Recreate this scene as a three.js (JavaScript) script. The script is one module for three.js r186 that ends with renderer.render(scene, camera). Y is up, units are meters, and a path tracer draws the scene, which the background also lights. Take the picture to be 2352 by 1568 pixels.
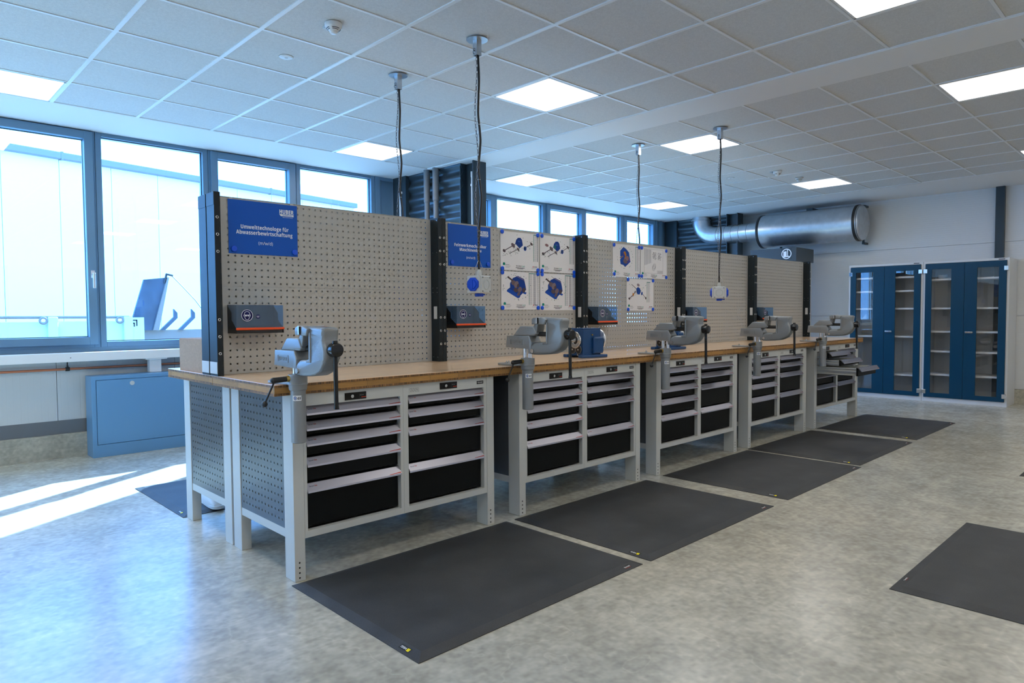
import * as THREE from 'three';
import { mergeGeometries, toCreasedNormals } from 'three/addons/utils/BufferGeometryUtils.js';
import { RoundedBoxGeometry } from 'three/addons/geometries/RoundedBoxGeometry.js';
import { RectAreaLightUniformsLib } from 'three/addons/lights/RectAreaLightUniformsLib.js';
import { FontLoader } from 'three/addons/loaders/FontLoader.js';
import { TextGeometry } from 'three/addons/geometries/TextGeometry.js';

// ---------- camera, sky, sun, exposure ----------
RectAreaLightUniformsLib.init();
const scene = new THREE.Scene();
const renderer = new THREE.WebGLRenderer();
renderer.toneMapping = THREE.LinearToneMapping;
renderer.toneMappingExposure = 1.0;
renderer.shadowMap.enabled = true;

const camera = new THREE.PerspectiveCamera(2 * Math.atan(784 / 1559.11) * 180 / Math.PI, 1.5, 0.05, 200);
{
  const yaw = 0.803, pitch = -0.0405, roll = -0.0065;
  const d = new THREE.Vector3(Math.cos(yaw) * Math.cos(pitch), Math.sin(pitch), -Math.sin(yaw) * Math.cos(pitch));
  const r = new THREE.Vector3().crossVectors(d, new THREE.Vector3(0, 1, 0)).normalize();
  const u = new THREE.Vector3().crossVectors(r, d);
  camera.position.set(-1.4603, 1.2695, 3.0059);
  camera.up.copy(u).multiplyScalar(Math.cos(roll)).addScaledVector(r, -Math.sin(roll));
  camera.lookAt(camera.position.clone().add(d));
}
camera.updateMatrixWorld(); camera.updateProjectionMatrix();

scene.background = new THREE.Color().setRGB(0.11, 0.385, 1.0);
scene.backgroundIntensity = 12.0;

const sun = new THREE.DirectionalLight(new THREE.Color().setRGB(0.40, 0.69, 1.0), 50);
sun.position.set(3 + 0.748 * 30, 0.475 * 30, -3 - 0.463 * 30);
sun.target.position.set(3, 0, -3);
sun.castShadow = true;
sun.shadow.mapSize.set(4096, 4096);
Object.assign(sun.shadow.camera, { left: -14, right: 14, top: 14, bottom: -14, near: 1, far: 80 });
scene.add(sun, sun.target);
const PANEL_LIGHT = 11.2;           // radiance of each ceiling panel's light
const PANEL_COLOR = new THREE.Color().setRGB(1.0, 0.955, 0.88);

// ---------- helpers ----------
const V = (x, y, z) => new THREE.Vector3(x, y, z);
let seed = 12345;
const rnd = () => { seed = (seed * 1664525 + 1013904223) >>> 0; return seed / 4294967296; };
const taken = new Map();
function numbered(n) { const c = taken.get(n) || 0; taken.set(n, c + 1); return c ? n + '_' + String(c).padStart(3, '0') : n; }
function boxUV(g) {
  const p = g.attributes.position, n = g.attributes.normal, uv = new Float32Array(p.count * 2);
  for (let i = 0; i < p.count; i++) {
    const ax = Math.abs(n.getX(i)), ay = Math.abs(n.getY(i)), az = Math.abs(n.getZ(i));
    if (ay >= ax && ay >= az) { uv[2 * i] = p.getX(i); uv[2 * i + 1] = p.getZ(i); }
    else if (ax >= az) { uv[2 * i] = p.getZ(i); uv[2 * i + 1] = p.getY(i); }
    else { uv[2 * i] = p.getX(i); uv[2 * i + 1] = p.getY(i); }
  }
  g.setAttribute('uv', new THREE.BufferAttribute(uv, 2));
  return g;
}
function clean(g) {
  let q = g.index ? g.toNonIndexed() : g;
  if (!q.attributes.normal) q.computeVertexNormals();
  for (const k of Object.keys(q.attributes)) if (!['position', 'normal', 'uv'].includes(k)) q.deleteAttribute(k);
  if (!q.attributes.uv) q.setAttribute('uv', new THREE.BufferAttribute(new Float32Array(q.attributes.position.count * 2), 2));
  q.clearGroups && q.clearGroups();
  return q;
}
function geo(list, keepUV) {
  const l = (Array.isArray(list) ? list : [list]).map(clean);
  const g = l.length > 1 ? mergeGeometries(l) : l[0];
  return keepUV ? g : boxUV(g);
}
function part(name, list, mat, parent, keepUV) {
  const g = list.isBufferGeometry && list.userData.ready ? list : geo(list, keepUV);
  const m = new THREE.Mesh(g, mat); m.name = name;
  if (parent) parent.add(m);
  return m;
}
function ready(list, keepUV) { const g = geo(list, keepUV); g.userData.ready = true; return g; }
function tag(o, label, category, group, kind) {
  o.userData.label = label; o.userData.category = category;
  if (group) o.userData.group = group;
  if (kind) o.userData.kind = kind;
  return o;
}
function thing(name, label, category, pos = [0, 0, 0], group) {
  const o = new THREE.Group(); o.name = numbered(name); o.position.set(...pos); scene.add(o);
  return tag(o, label, category, group);
}
function single(name, list, mat, label, category, group, keepUV) {
  const m = part(numbered(name), list, mat, scene, keepUV);
  return tag(m, label, category, group);
}
function struct(name, list, mat, label) {
  const o = list ? part(name, list, mat, scene) : new THREE.Group();
  if (!list) { o.name = name; scene.add(o); }
  o.userData.kind = 'structure'; o.userData.label = label;
  return o;
}
function B(x0, x1, y0, y1, z0, z1, r = 0) {
  const w = Math.abs(x1 - x0), h = Math.abs(y1 - y0), d = Math.abs(z1 - z0);
  const g = r ? new RoundedBoxGeometry(w, h, d, 2, Math.min(r, w / 2.01, h / 2.01, d / 2.01)) : new THREE.BoxGeometry(w, h, d);
  return g.translate((x0 + x1) / 2, (y0 + y1) / 2, (z0 + z1) / 2);
}
function cyl(a, b, r0, r1 = r0, seg = 16, open = false) {
  const A = V(...a), Bq = V(...b), d = Bq.clone().sub(A), g = new THREE.CylinderGeometry(r1, r0, d.length(), seg, 1, open);
  g.applyQuaternion(new THREE.Quaternion().setFromUnitVectors(V(0, 1, 0), d.clone().normalize()));
  return g.translate((a[0] + b[0]) / 2, (a[1] + b[1]) / 2, (a[2] + b[2]) / 2);
}
function tube(pts, r, seg = 8, n = 0, closed = false) {
  return new THREE.TubeGeometry(new THREE.CatmullRomCurve3(pts.map((p) => V(...p)), closed, 'catmullrom', 0.3), n || pts.length * 8, r, seg, closed);
}
function bent(pts, r, seg = 6) { const l = []; for (let i = 0; i < pts.length - 1; i++) l.push(cyl(pts[i], pts[i + 1], r, r, seg)); for (let i = 1; i < pts.length - 1; i++) l.push(new THREE.SphereGeometry(r, seg, 4).translate(...pts[i])); return l; }
function shape(pts, holes = []) {
  const s = new THREE.Shape(pts.map((p) => new THREE.Vector2(...p)));
  for (const h of holes) s.holes.push(new THREE.Path(h.map((p) => new THREE.Vector2(...p))));
  return s;
}
function ext(pts, depth, bevel = 0, holes = [], bs = 2) {           // in x,y; thickness along z from 0 to depth
  return new THREE.ExtrudeGeometry(pts instanceof THREE.Shape ? pts : shape(pts, holes), { depth: depth - 2 * bevel, bevelEnabled: bevel > 0, bevelThickness: bevel, bevelSize: bevel, bevelOffset: -bevel, bevelSegments: bs, curveSegments: 12 }).translate(0, 0, bevel);
}
const rect = (x0, x1, y0, y1) => [[x0, y0], [x1, y0], [x1, y1], [x0, y1]];
function lathe(profile, seg = 28) { return new THREE.LatheGeometry(profile.map((p) => new THREE.Vector2(...p)), seg); }
// sheet with square holes: x,y plane, front at z=0, thickness t behind
function perfSheet(w, h, xs, ys, s, t) {
  const P = [], N = [];
  const quad = (a, b, c, d, n) => { for (const q of [a, b, c, a, c, d]) { P.push(...q); N.push(...n); } };
  const face = (x0, x1, y0, y1) => {
    quad([x0, y0, 0], [x1, y0, 0], [x1, y1, 0], [x0, y1, 0], [0, 0, 1]);
    quad([x0, y0, -t], [x0, y1, -t], [x1, y1, -t], [x1, y0, -t], [0, 0, -1]);
  };
  let y = 0;
  for (const yc of [...ys, null]) {
    const y1 = yc === null ? h : yc - s / 2;
    face(0, w, y, y1);
    if (yc === null) break;
    const y2 = yc + s / 2; let x = 0;
    for (const xc of xs) {
      face(x, xc - s / 2, y1, y2);
      const a = xc - s / 2, b = xc + s / 2;
      quad([a, y1, 0], [a, y2, 0], [a, y2, -t], [a, y1, -t], [1, 0, 0]);
      quad([b, y1, 0], [b, y1, -t], [b, y2, -t], [b, y2, 0], [-1, 0, 0]);
      quad([a, y1, 0], [a, y1, -t], [b, y1, -t], [b, y1, 0], [0, 1, 0]);
      quad([a, y2, 0], [b, y2, 0], [b, y2, -t], [a, y2, -t], [0, -1, 0]);
      x = b;
    }
    face(x, w, y1, y2); y = y2;
  }
  quad([0, 0, 0], [0, h, 0], [0, h, -t], [0, 0, -t], [-1, 0, 0]); quad([w, 0, 0], [w, 0, -t], [w, h, -t], [w, h, 0], [1, 0, 0]);
  quad([0, h, 0], [w, h, 0], [w, h, -t], [0, h, -t], [0, 1, 0]); quad([0, 0, 0], [0, 0, -t], [w, 0, -t], [w, 0, 0], [0, -1, 0]);
  const g = new THREE.BufferGeometry();
  g.setAttribute('position', new THREE.BufferAttribute(new Float32Array(P), 3));
  g.setAttribute('normal', new THREE.BufferAttribute(new Float32Array(N), 3));
  return g;
}

// ---------- textures ----------
const lat = new Float32Array(65536); for (let i = 0; i < 65536; i++) lat[i] = rnd();
function vnoise(x, y, per, off = 0) {               // periodic value noise
  const xi = Math.floor(x), yi = Math.floor(y), fx = x - xi, fy = y - yi;
  const m = (a) => ((a % per) + per) % per, L = (a, b) => lat[(m(a) * 251 + m(b) * 4093 + off * 977) & 65535];
  const sx = fx * fx * (3 - 2 * fx), sy = fy * fy * (3 - 2 * fy);
  const a = L(xi, yi), b = L(xi + 1, yi), c = L(xi, yi + 1), d = L(xi + 1, yi + 1);
  return (a + (b - a) * sx) * (1 - sy) + (c + (d - c) * sx) * sy;
}
function fbm(u, v, f0, oct, off = 0) { let s = 0, a = 0.5, t = 0, f = f0; for (let i = 0; i < oct; i++) { s += a * vnoise(u * f, v * f, f, off + i); t += a; a *= 0.5; f *= 2; } return s / t; }
function dataTex(size, metres, fn, srgb) {          // fn(u,v) -> grey or [r,g,b] in 0..1 (as stored)
  const d = new Uint8Array(size * size * 4);
  for (let j = 0; j < size; j++) for (let i = 0; i < size; i++) {
    const c = fn(i / size, j / size), k = (j * size + i) * 4;
    const q = typeof c === 'number' ? [c, c, c] : c;
    d[k] = Math.max(0, Math.min(255, q[0] * 255)); d[k + 1] = Math.max(0, Math.min(255, q[1] * 255)); d[k + 2] = Math.max(0, Math.min(255, q[2] * 255)); d[k + 3] = 255;
  }
  const t = new THREE.DataTexture(d, size, size); t.wrapS = t.wrapT = THREE.RepeatWrapping;
  t.magFilter = THREE.LinearFilter; t.minFilter = THREE.LinearMipmapLinearFilter; t.generateMipmaps = true;
  if (srgb) t.colorSpace = THREE.SRGBColorSpace;
  t.repeat.set(1 / metres, 1 / metres); t.needsUpdate = true;
  return t;
}
function canvasTex(w, h, draw) {
  const c = document.createElement('canvas'); c.width = w; c.height = h; draw(c.getContext('2d'), w, h);
  const t = new THREE.CanvasTexture(c); t.colorSpace = THREE.SRGBColorSpace; t.anisotropy = 8; return t;
}
const lin = (r, g, b) => new THREE.Color().setRGB(r, g, b);
const std = (c, rough, metal = 0, more = {}) => new THREE.MeshStandardMaterial({ color: c.isColor ? c : lin(...c), roughness: rough, metalness: metal, ...more });
const phy = (c, rough, metal = 0, more = {}) => new THREE.MeshPhysicalMaterial({ color: c.isColor ? c : lin(...c), roughness: rough, metalness: metal, ...more });

const texConcrete = dataTex(2048, 7, (u, v) => {
  const a = fbm(u, v, 6, 5, 1), b = fbm(u, v, 64, 4, 9), c = fbm(u + 0.3 * a, v, 14, 4, 17), st = fbm(u * 1, v, 24, 3, 31);
  const e = fbm(u, v, 300, 2, 51), k = Math.abs(fbm(u * 1, v, 20, 5, 61) - 0.5), vein = k < 0.012 ? (0.012 - k) * 4 : 0, br = vnoise(u * 40, v * 640, 640, 71) - 0.5;
  const s = 0.725 + (a - 0.5) * 0.13 + (b - 0.5) * 0.13 + (c - 0.5) * 0.10 + (e - 0.5) * 0.14 + br * 0.03 + vein;
  const w = (fbm(u, v, 5, 4, 23) - 0.5) * 0.05;
  return [s * (1.0 + w), s * 0.975, s * (0.895 - w)];
}, true);
const texConcreteBump = dataTex(512, 0.8, (u, v) => 0.5 * fbm(u, v, 32, 4, 3) + 0.5 * rnd());
const texGrain = dataTex(256, 0.05, () => 0.35 + rnd() * 0.65);                       // fine speckle bump
const texTile = dataTex(512, 0.6, (u, v) => { const s = 0.835 + (rnd() - 0.5) * 0.13 + (fbm(u, v, 60, 2, 7) - 0.5) * 0.05; return [s, s, s * 0.99]; }, true);
const texRubber = dataTex(512, 0.6, (u, v) => { const s = 0.235 + (rnd() - 0.5) * 0.05 + (rnd() > 0.985 ? 0.12 : 0) + (fbm(u, v, 5, 4, 12) - 0.5) * 0.07; return [s, s * 1.01, s * 1.03]; }, true);
const texHammer = dataTex(256, 0.06, (u, v) => fbm(u, v, 24, 2, 2));
const texWood = dataTex(1024, 1.2, (u, v) => {
  const strip = Math.floor(v * 60), seg = Math.floor(u * 3 + lat[strip * 7]), t = lat[(strip * 31 + seg * 17) & 65535];
  const g = fbm(u, v * 1, 8, 3, 4) * 0.4 + vnoise(u * 24, v * 900, 100000, 3) * 0.6;
  const s = 0.93 + (t - 0.5) * 0.08 + (g - 0.5) * 0.08;
  return [s * 1.02, s * 0.86, s * 0.69];
}, true);
const texWoodCore = dataTex(512, 1.0, (u, v) => {
  const seg = Math.floor(u * 5), t = lat[seg * 13 + 5], g = vnoise(u * 30, v * 300, 100000, 6);
  const s = 0.66 + (t - 0.5) * 0.10 + (g - 0.5) * 0.07, j = Math.abs(u * 5 - Math.round(u * 5)) < 0.006 ? 0.82 : 1;
  return [s * 1.05 * j, s * 0.77 * j, s * 0.40 * j];
}, true);
const texWoodEnd = dataTex(512, 0.5, (u, v) => {
  const k = Math.floor(u * 120), t = lat[k * 29 + 3], g = vnoise(u * 260, v * 12, 260, 8), band = lat[(Math.floor(u * 14) * 57 + 11) & 65535];
  const s = 0.44 + (t - 0.5) * 0.26 + (g - 0.5) * 0.16 + (band - 0.5) * 0.20;
  return [s * 1.12, s * 0.80, s * 0.46];
}, true);
const texRibs = dataTex(256, 0.5, (u, v) => { const p = (v * 16) % 1; return p < 0.06 ? 0.25 : 0.75 + 0.02 * Math.sin(v * 40); });       // fine horizontal lines
const texRibsV = dataTex(256, 0.6, (u, v) => { const p = (u * 12) % 1; return p < 0.06 ? 0.3 : 0.75; });
const texGalv = dataTex(512, 1.0, (u, v) => { const s = 0.80 + (fbm(u, v, 18, 4, 8) - 0.5) * 0.09; return [s, s * 1.01, s * 1.02]; }, true);
const texCard = dataTex(256, 0.3, (u, v) => { const s = 0.68 + (fbm(u, v, 40, 2, 9) - 0.5) * 0.08; return [s, s * 0.83, s * 0.68]; }, true);
const texPlate = dataTex(512, 2.0, (u, v) => { const s = 0.5 + (fbm(u, v, 10, 5, 18) - 0.5) * 0.3; return [s * 0.92, s, s * 1.06]; }, true);

const M = {
  floor: std([1, 1, 1], 0.25, 0, { map: texConcrete }),
  kerb: std([0.95, 0.95, 0.92], 0.9, 0, { map: texConcrete, bumpMap: texConcreteBump, bumpScale: 0.003 }),
  plaster: std([0.80, 0.80, 0.79], 0.75, 0, { bumpMap: texGrain, bumpScale: 0.0001 }),
  tile: std([1, 1, 1], 0.95, 0, { map: texTile, bumpMap: texTile, bumpScale: 0.0015 }),
  runner: std([0.82, 0.83, 0.83], 0.35),
  diffuser: std([0.9, 0.9, 0.9], 0.6, 0, { emissive: lin(1, 0.99, 0.97), emissiveIntensity: 1.5 }),
  white: std([0.78, 0.79, 0.79], 0.4),
  panelFar: std([0.70, 0.71, 0.70], 0.45, 0, { bumpMap: texRibs, bumpScale: 0.0022 }),
  panelWin: std([0.62, 0.64, 0.63], 0.45, 0, { bumpMap: texRibsV, bumpScale: 0.0012 }),
  flashing: std([0.16, 0.17, 0.18], 0.5),
  frame: std([0.13, 0.24, 0.35], 0.42),
  gasket: std([0.015, 0.016, 0.018], 0.6),
  glass: phy([1, 1, 1], 0.0, 0, { transmission: 1, thickness: 0, ior: 1.5 }),
  clearLid: phy([0.62, 0.80, 0.97], 0.06, 0, { transmission: 0.93, thickness: 0, ior: 1.49 }),
  petrol: std([0.022, 0.040, 0.052], 0.38),
  corr: std([0.045, 0.065, 0.080], 0.28, 0.35),
  pipeGrey: std([0.16, 0.17, 0.18], 0.5),
  galv: std([0.95, 0.97, 1.0], 0.34, 0.92, { map: texGalv }),
  chainSteel: std([0.22, 0.22, 0.23], 0.35, 0.9),
  steel: std([0.62, 0.62, 0.62], 0.25, 1),
  chrome: std([0.82, 0.82, 0.84], 0.1, 1),
  alu: std([0.80, 0.80, 0.83], 0.32, 0.95),
  copper: std([0.62, 0.22, 0.12], 0.35, 0.9),
  blueSteel: std([0.17, 0.37, 0.60], 0.36, 0.3),
  lightGrey: std([0.60, 0.61, 0.58], 0.42, 0, { bumpMap: texGrain, bumpScale: 0.00006 }),
  anthracite: std([0.12, 0.135, 0.15], 0.30, 0.4, { bumpMap: texGrain, bumpScale: 0.00005 }),
  drawer: phy([0.003, 0.0045, 0.005], 0.45, 0, { specularIntensity: 0.35, bumpMap: texGrain, bumpScale: 0.00008 }),
  cavity: std([0.02, 0.02, 0.021], 0.9),
  peg: std([0.49, 0.485, 0.455], 0.48, 0, { bumpMap: texGrain, bumpScale: 0.00006 }),
  post: phy([0.007, 0.014, 0.019], 0.42, 0, { specularIntensity: 0.7 }),
  black: std([0.012, 0.012, 0.013], 0.4),
  blackGloss: std([0.008, 0.008, 0.009], 0.18),
  rubber: std([1, 1, 1], 0.62, 0, { map: texRubber, bumpMap: texRubber, bumpScale: 0.004 }),
  wood: phy([1, 1, 1], 0.28, 0, { map: texWood, clearcoat: 0.55, clearcoatRoughness: 0.03 }),
  woodCore: std([1, 1, 1], 0.45, 0, { map: texWoodCore }),
  woodEnd: std([1, 1, 1], 0.5, 0, { map: texWoodEnd }),
  vise: std([0.27, 0.285, 0.295], 0.33, 0.35, { bumpMap: texHammer, bumpScale: 0.0003 }),
  visePlain: std([0.28, 0.295, 0.305], 0.36, 0.25),
  orange: std([0.9, 0.09, 0.01], 0.4),
  gearBlue: std([0.008, 0.060, 0.19], 0.33),
  blue: std([0.0, 0.10, 0.80], 0.35),
  bluePlastic: std([0.0, 0.065, 0.65], 0.3),
  plasticGrey: std([0.58, 0.60, 0.60], 0.4),
  paper: std([0.78, 0.78, 0.78], 0.5),
  cabinetBody: std([0.68, 0.69, 0.69], 0.38),
  cabinetDoor: phy([0.002, 0.048, 0.100], 0.34, 0, { specularIntensity: 0.6 }),
  card: std([1, 1, 1], 0.85, 0, { map: texCard }),
  red: std([0.6, 0.02, 0.02], 0.4),
  brass: std([0.55, 0.36, 0.10], 0.3, 0.9),
  extWall: std([0.86, 0.87, 0.87], 0.6),
  extTrim: std([0.19, 0.16, 0.14], 0.5),
  extGreen: std([0.50, 0.62, 0.60], 0.5),
  extPlate: std([0.20, 0.27, 0.36], 0.5, 0.1, { map: texPlate }),
  ground: std([0.42, 0.42, 0.41], 0.9, 0, { map: texConcrete }),
};
// ---------- room shell ----------
const XB = -6, XF = 9.95, ZW = -4.17, ZR = 8, H = 2.97;
struct('floor', B(XB - 0.3, XF + 0.3, -0.25, 0, -4.5, ZR + 0.3), M.floor, 'polished grey concrete floor');
struct('wall_back', B(XB - 0.3, XB, 0, H + 0.3, -4.5, ZR + 0.3), M.plaster, 'plain pale wall behind the viewer');
struct('wall_right', B(XB, XF, 0, H + 0.3, ZR, ZR + 0.3), M.plaster, 'plain pale wall facing the windows');

// ceiling: slab above, plaster borders, runners, lay-in tiles
const ceil = struct('ceiling', B(XB - 0.3, XF + 0.3, H + 0.06, H + 0.3, -4.5, ZR + 0.3), M.plaster, 'suspended tile ceiling with plaster borders');
const T1 = 0.6176, X1 = -0.2893, T2 = 0.614, X2 = 3.835, Z0 = -3.4507;
const xl1 = [], xl2 = [], zl = [];
for (let k = -9; k <= 6; k++) xl1.push(X1 + k * T1);
for (let k = 0; k <= 8; k++) xl2.push(X2 + k * T2);
for (let m = 0; m <= 18; m++) zl.push(Z0 + m * T1);
const zEnd = zl[18];
part('plaster_border', [B(XB, XF, H, H + 0.06, -4.203, Z0), B(XB, xl1[0], H, H + 0.06, Z0, zEnd), B(xl2[8], XF, H, H + 0.06, Z0, zEnd), B(XB, XF, H, H + 0.06, zEnd, ZR)], M.plaster, ceil);
part('plaster_beam_strip', B(xl1[15], X2, H - 0.004, H + 0.06, Z0, zEnd), M.plaster, ceil);
function inView(x, y, z) { const p = V(x, y, z), q = p.clone().applyMatrix4(camera.matrixWorldInverse); if (q.z > -0.2) return false; p.project(camera); return Math.abs(p.x) < 1.12 && Math.abs(p.y) < 1.15; }
const lightCells = new Set();
const lightSpots = [];
for (const m of [0, 4, 8, 12, 16]) { for (const k of [3, 8, 13]) { lightCells.add('1,' + k + ',' + m); lightSpots.push([1, k, m]); } for (const k of [1, 6]) { lightCells.add('2,' + k + ',' + m); lightSpots.push([2, k, m]); } }
const tileG1 = ready(B(-T1 / 2 + 0.010, T1 / 2 - 0.010, 0.007, 0.022, -T1 / 2 + 0.010, T1 / 2 - 0.010)), tileG2 = ready(B(-T2 / 2 + 0.010, T2 / 2 - 0.010, 0.007, 0.022, -T1 / 2 + 0.010, T1 / 2 - 0.010));
const restTiles = [], runV = [];
for (const [f, xs, T, G] of [[1, xl1, T1, tileG1], [2, xl2, T2, tileG2]]) {
  for (let k = 0; k < xs.length - 1; k++) for (let m = 0; m < 18; m++) {
    if (lightCells.has(f + ',' + k + ',' + m)) continue;
    const cx = (xs[k] + xs[k + 1]) / 2, cz = (zl[m] + zl[m + 1]) / 2;
    const vis = [[-1, -1], [1, -1], [-1, 1], [1, 1], [0, 0]].some(([a, b]) => inView(cx + a * T / 2, H, cz + b * T1 / 2));
    if (vis) { const t = part('ceiling_tile', G, M.tile, ceil); t.position.set(cx, H, cz); }
    else restTiles.push(G.clone().translate(cx, H, cz));
  }
  for (const x of xs) part('grid_runner', [B(x - 0.012, x + 0.012, H, H + 0.035, Z0, zEnd)], M.runner, ceil);
  for (const z of zl) part('grid_cross_runner', [B(xs[0], xs[xs.length - 1], H + 0.0015, H + 0.03, z - 0.009, z + 0.009)], M.runner, ceil);
}
part('ceiling_tile_rest', restTiles, M.tile, ceil).userData.kind = 'stuff';
// ceiling lights
const lightName = { '1,8,0': 'square ceiling light panel over the first big window', '1,13,0': 'square ceiling light panel beside the beam strip above the windows', '1,13,4': 'square ceiling light panel above the first two workbenches', '1,13,8': 'square ceiling light panel in front of the beam strip at the upper frame edge', '2,1,0': 'square ceiling light panel beyond the steel column above the windows', '2,1,4': 'square ceiling light panel beside the third hanging socket mount', '2,1,8': 'square ceiling light panel beyond the beam strip, away from the benches', '2,6,0': 'farthest square ceiling light panel, near the duct elbow', '2,6,4': 'farthest square ceiling light panel in the middle row, beside two detectors', '2,6,8': 'ceiling light panel cut by the frame edge above the glass cabinets' };
for (const [f, k, m] of lightSpots) {
  const xs = f === 1 ? xl1 : xl2, T = f === 1 ? T1 : T2, cx = (xs[k] + xs[k + 1]) / 2, cz = (zl[m] + zl[m + 1]) / 2;
  const lab = lightName[f + ',' + k + ',' + m];
  const o = thing('ceiling_light', lab || 'square ceiling light panel outside the picture', 'ceiling light', [cx, H, cz], lab ? 'ceiling light panels' : 'ceiling light panels outside the picture');
  const a = T / 2 - 0.012, b = T1 / 2 - 0.012, e = 0.014;
  part('frame', [B(-a, a, 0.001, 0.04, -b, -b + e), B(-a, a, 0.001, 0.04, b - e, b), B(-a, -a + e, 0.001, 0.04, -b, b), B(a - e, a, 0.001, 0.04, -b, b)], M.white, o);
  part('diffuser', B(-a + e, a - e, 0.008, 0.03, -b + e, b - e), M.diffuser, o);
  const l = new THREE.RectAreaLight(PANEL_COLOR, PANEL_LIGHT, 0.56, 0.56);
  l.position.set(0, 0.004, 0); l.rotation.x = -Math.PI / 2; o.add(l);
}

// window wall
const wl = struct('wall_left', B(XB, XF, -0.05, 0.213, -4.5, ZW, 0.004), M.kerb, 'window wall on a concrete kerb');
part('flashing', B(XB, XF, 0.213, 0.335, -4.45, -4.215), M.flashing, wl);
for (let x = -6.18; x < XF; x += 1) part('wall_panel', B(Math.max(x, XB) + 0.002, Math.min(x + 1, XF) - 0.002, 0.335, 0.99, -4.4, -4.222), M.panelWin, wl);
part('head_lintel', B(XB, XF, H, H + 0.3, -4.5, -4.25), M.plaster, wl);
part('sill_profile', [B(XB, 3.45, 0.95, 0.985, -4.4, -4.205), B(3.45, XF, 0.95, 0.985, -4.4, -4.205)], M.frame, wl);
// blank infill panels beside the columns
part('infill_panel', [B(3.176, 4.2, 0.985, H, -4.36, -4.245), B(3.177, 3.25, 0.985, H, -4.244, -4.20), B(3.251, 3.66, 2.93, H, -4.244, -4.20)], M.frame, wl);
part('infill_panel', [B(9.18, XF, 0.985, H, -4.36, -4.245), B(9.181, 9.24, 0.985, H, -4.244, -4.19), B(9.33, 9.35, 0.985, H, -4.244, -4.17)], M.frame, wl);
// windows
const wins = [[-5.8, -4.82, 1], [-4.82, -3.81, 0], [-3.81, -2.83, 1], [-2.83, -1.82, 0], [-1.82, -0.82, 0], [-0.82, 0.174, 1], [0.174, 1.185, 0], [1.185, 2.147, 1], [2.147, 3.176, 0], [4.2, 5.17, 1], [5.17, 6.23, 0], [6.23, 7.16, 1], [7.16, 8.2, 0], [8.2, 9.18, 1]];
const YB = 0.985, YT = 2.985;
part('wall_end_infill', B(XB, -5.8, 0.985, H, -4.4, -4.2), M.frame, wl);
wins.forEach(([a, b, sash], i) => {
  const w = struct('window_' + (i + 1), null, null, sash ? 'grey framed opening window' : 'grey framed fixed window'), f = 0.05;
  const ring = (x0, x1, y0, y1, t, z0, z1) => [B(x0, x0 + t, y0, y1, z0, z1, 0.003), B(x1 - t, x1, y0, y1, z0, z1, 0.003), B(x0 + t, x1 - t, y0, y0 + t, z0, z1, 0.003), B(x0 + t, x1 - t, y1 - t, y1, z0, z1, 0.003)];
  part('window_frame', ring(a + 0.0015, b - 0.0015, YB, YT, f, -4.30, -4.205), M.frame, w);
  let p = [a + 0.052, b - 0.052, YB + 0.055, YT - 0.05];
  if (sash) {
    part('sash', ring(a + 0.022, b - 0.022, YB + 0.028, YT - 0.026, 0.07, -4.29, -4.178), M.frame, w);
    p = [a + 0.09, b - 0.09, YB + 0.10, YT - 0.096];
    const hx = b - 0.052;
    const h = part('handle', [cyl([hx, 1.66, -4.178], [hx, 1.66, -4.135], 0.013, 0.011, 14), B(hx - 0.011, hx + 0.011, 1.53, 1.672, -4.145, -4.128, 0.006)], M.alu, w);
    part('rosette', B(hx - 0.016, hx + 0.016, 1.625, 1.695, -4.18, -4.174, 0.002), M.alu, h);
  }
  part('gasket', ring(p[0] - 0.002, p[1] + 0.002, p[2] - 0.002, p[3] + 0.002, 0.007, -4.262, -4.246), M.gasket, w);
  part('pane', B(p[0], p[1], p[2], p[3], -4.257, -4.2535), M.glass, w);
});
// ledge (cable duct), copper pipe, manifold cupboard
const ledge = thing('cable_duct', 'long white cable duct running under the windows', 'cable duct', [0, 0, 0]);
part('duct_body', B(XB, 3.44, 0.868, 0.948, -4.2, -4.05, 0.004), M.white, ledge);
part('support', [B(0.55, 0.655, 0.7335, 0.868, -4.16, -4.08, 0.003), B(0.51, 0.70, 0.858, 0.868, -4.18, -4.055)], M.white, ledge);
part('screw', cyl([-0.1, 0.905, -4.06], [-0.1, 0.905, -4.0485], 0.004, 0.004, 10), M.black, ledge);
const cp = thing('copper_pipe', 'thin copper pipe clipped along the wall below the windows', 'pipe');
part('pipe', cyl([XB, 0.799, -4.18], [3.44, 0.799, -4.18], 0.011, 0.011, 14), M.copper, cp);
part('clamp', [cyl([-0.118, 0.799, -4.18], [-0.086, 0.799, -4.18], 0.018, 0.018, 14), cyl([-0.102, 0.81, -4.18], [-0.102, 0.8675, -4.18], 0.005, 0.005, 8), B(-0.108, -0.096, 0.815, 0.831, -4.192, -4.168)], M.black, cp);
const mc = thing('manifold_cupboard', 'low blue-grey steel heating cupboard standing against the window wall', 'cupboard', [0.03, 0, -4.05]);
part('body', [B(0, 1.05, 0, 0.732, -0.115, 0.088, 0.003), ext(shape(rect(0, 1.05, 0, 0.732), [rect(0.035, 1.02, 0.112, 0.70)]), 0.014, 0.002).translate(0, 0, 0.088)], M.blueSteel, mc);
const mcd = part('door', B(0.040, 1.015, 0.117, 0.695, 0.089, 0.101, 0.002), M.blueSteel, mc);
part('lock', [cyl([0.33, 0.655, 0.100], [0.33, 0.655, 0.106], 0.02, 0.02, 20), B(0.315, 0.345, 0.652, 0.658, 0.105, 0.109)], M.plasticGrey, mcd);


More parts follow.
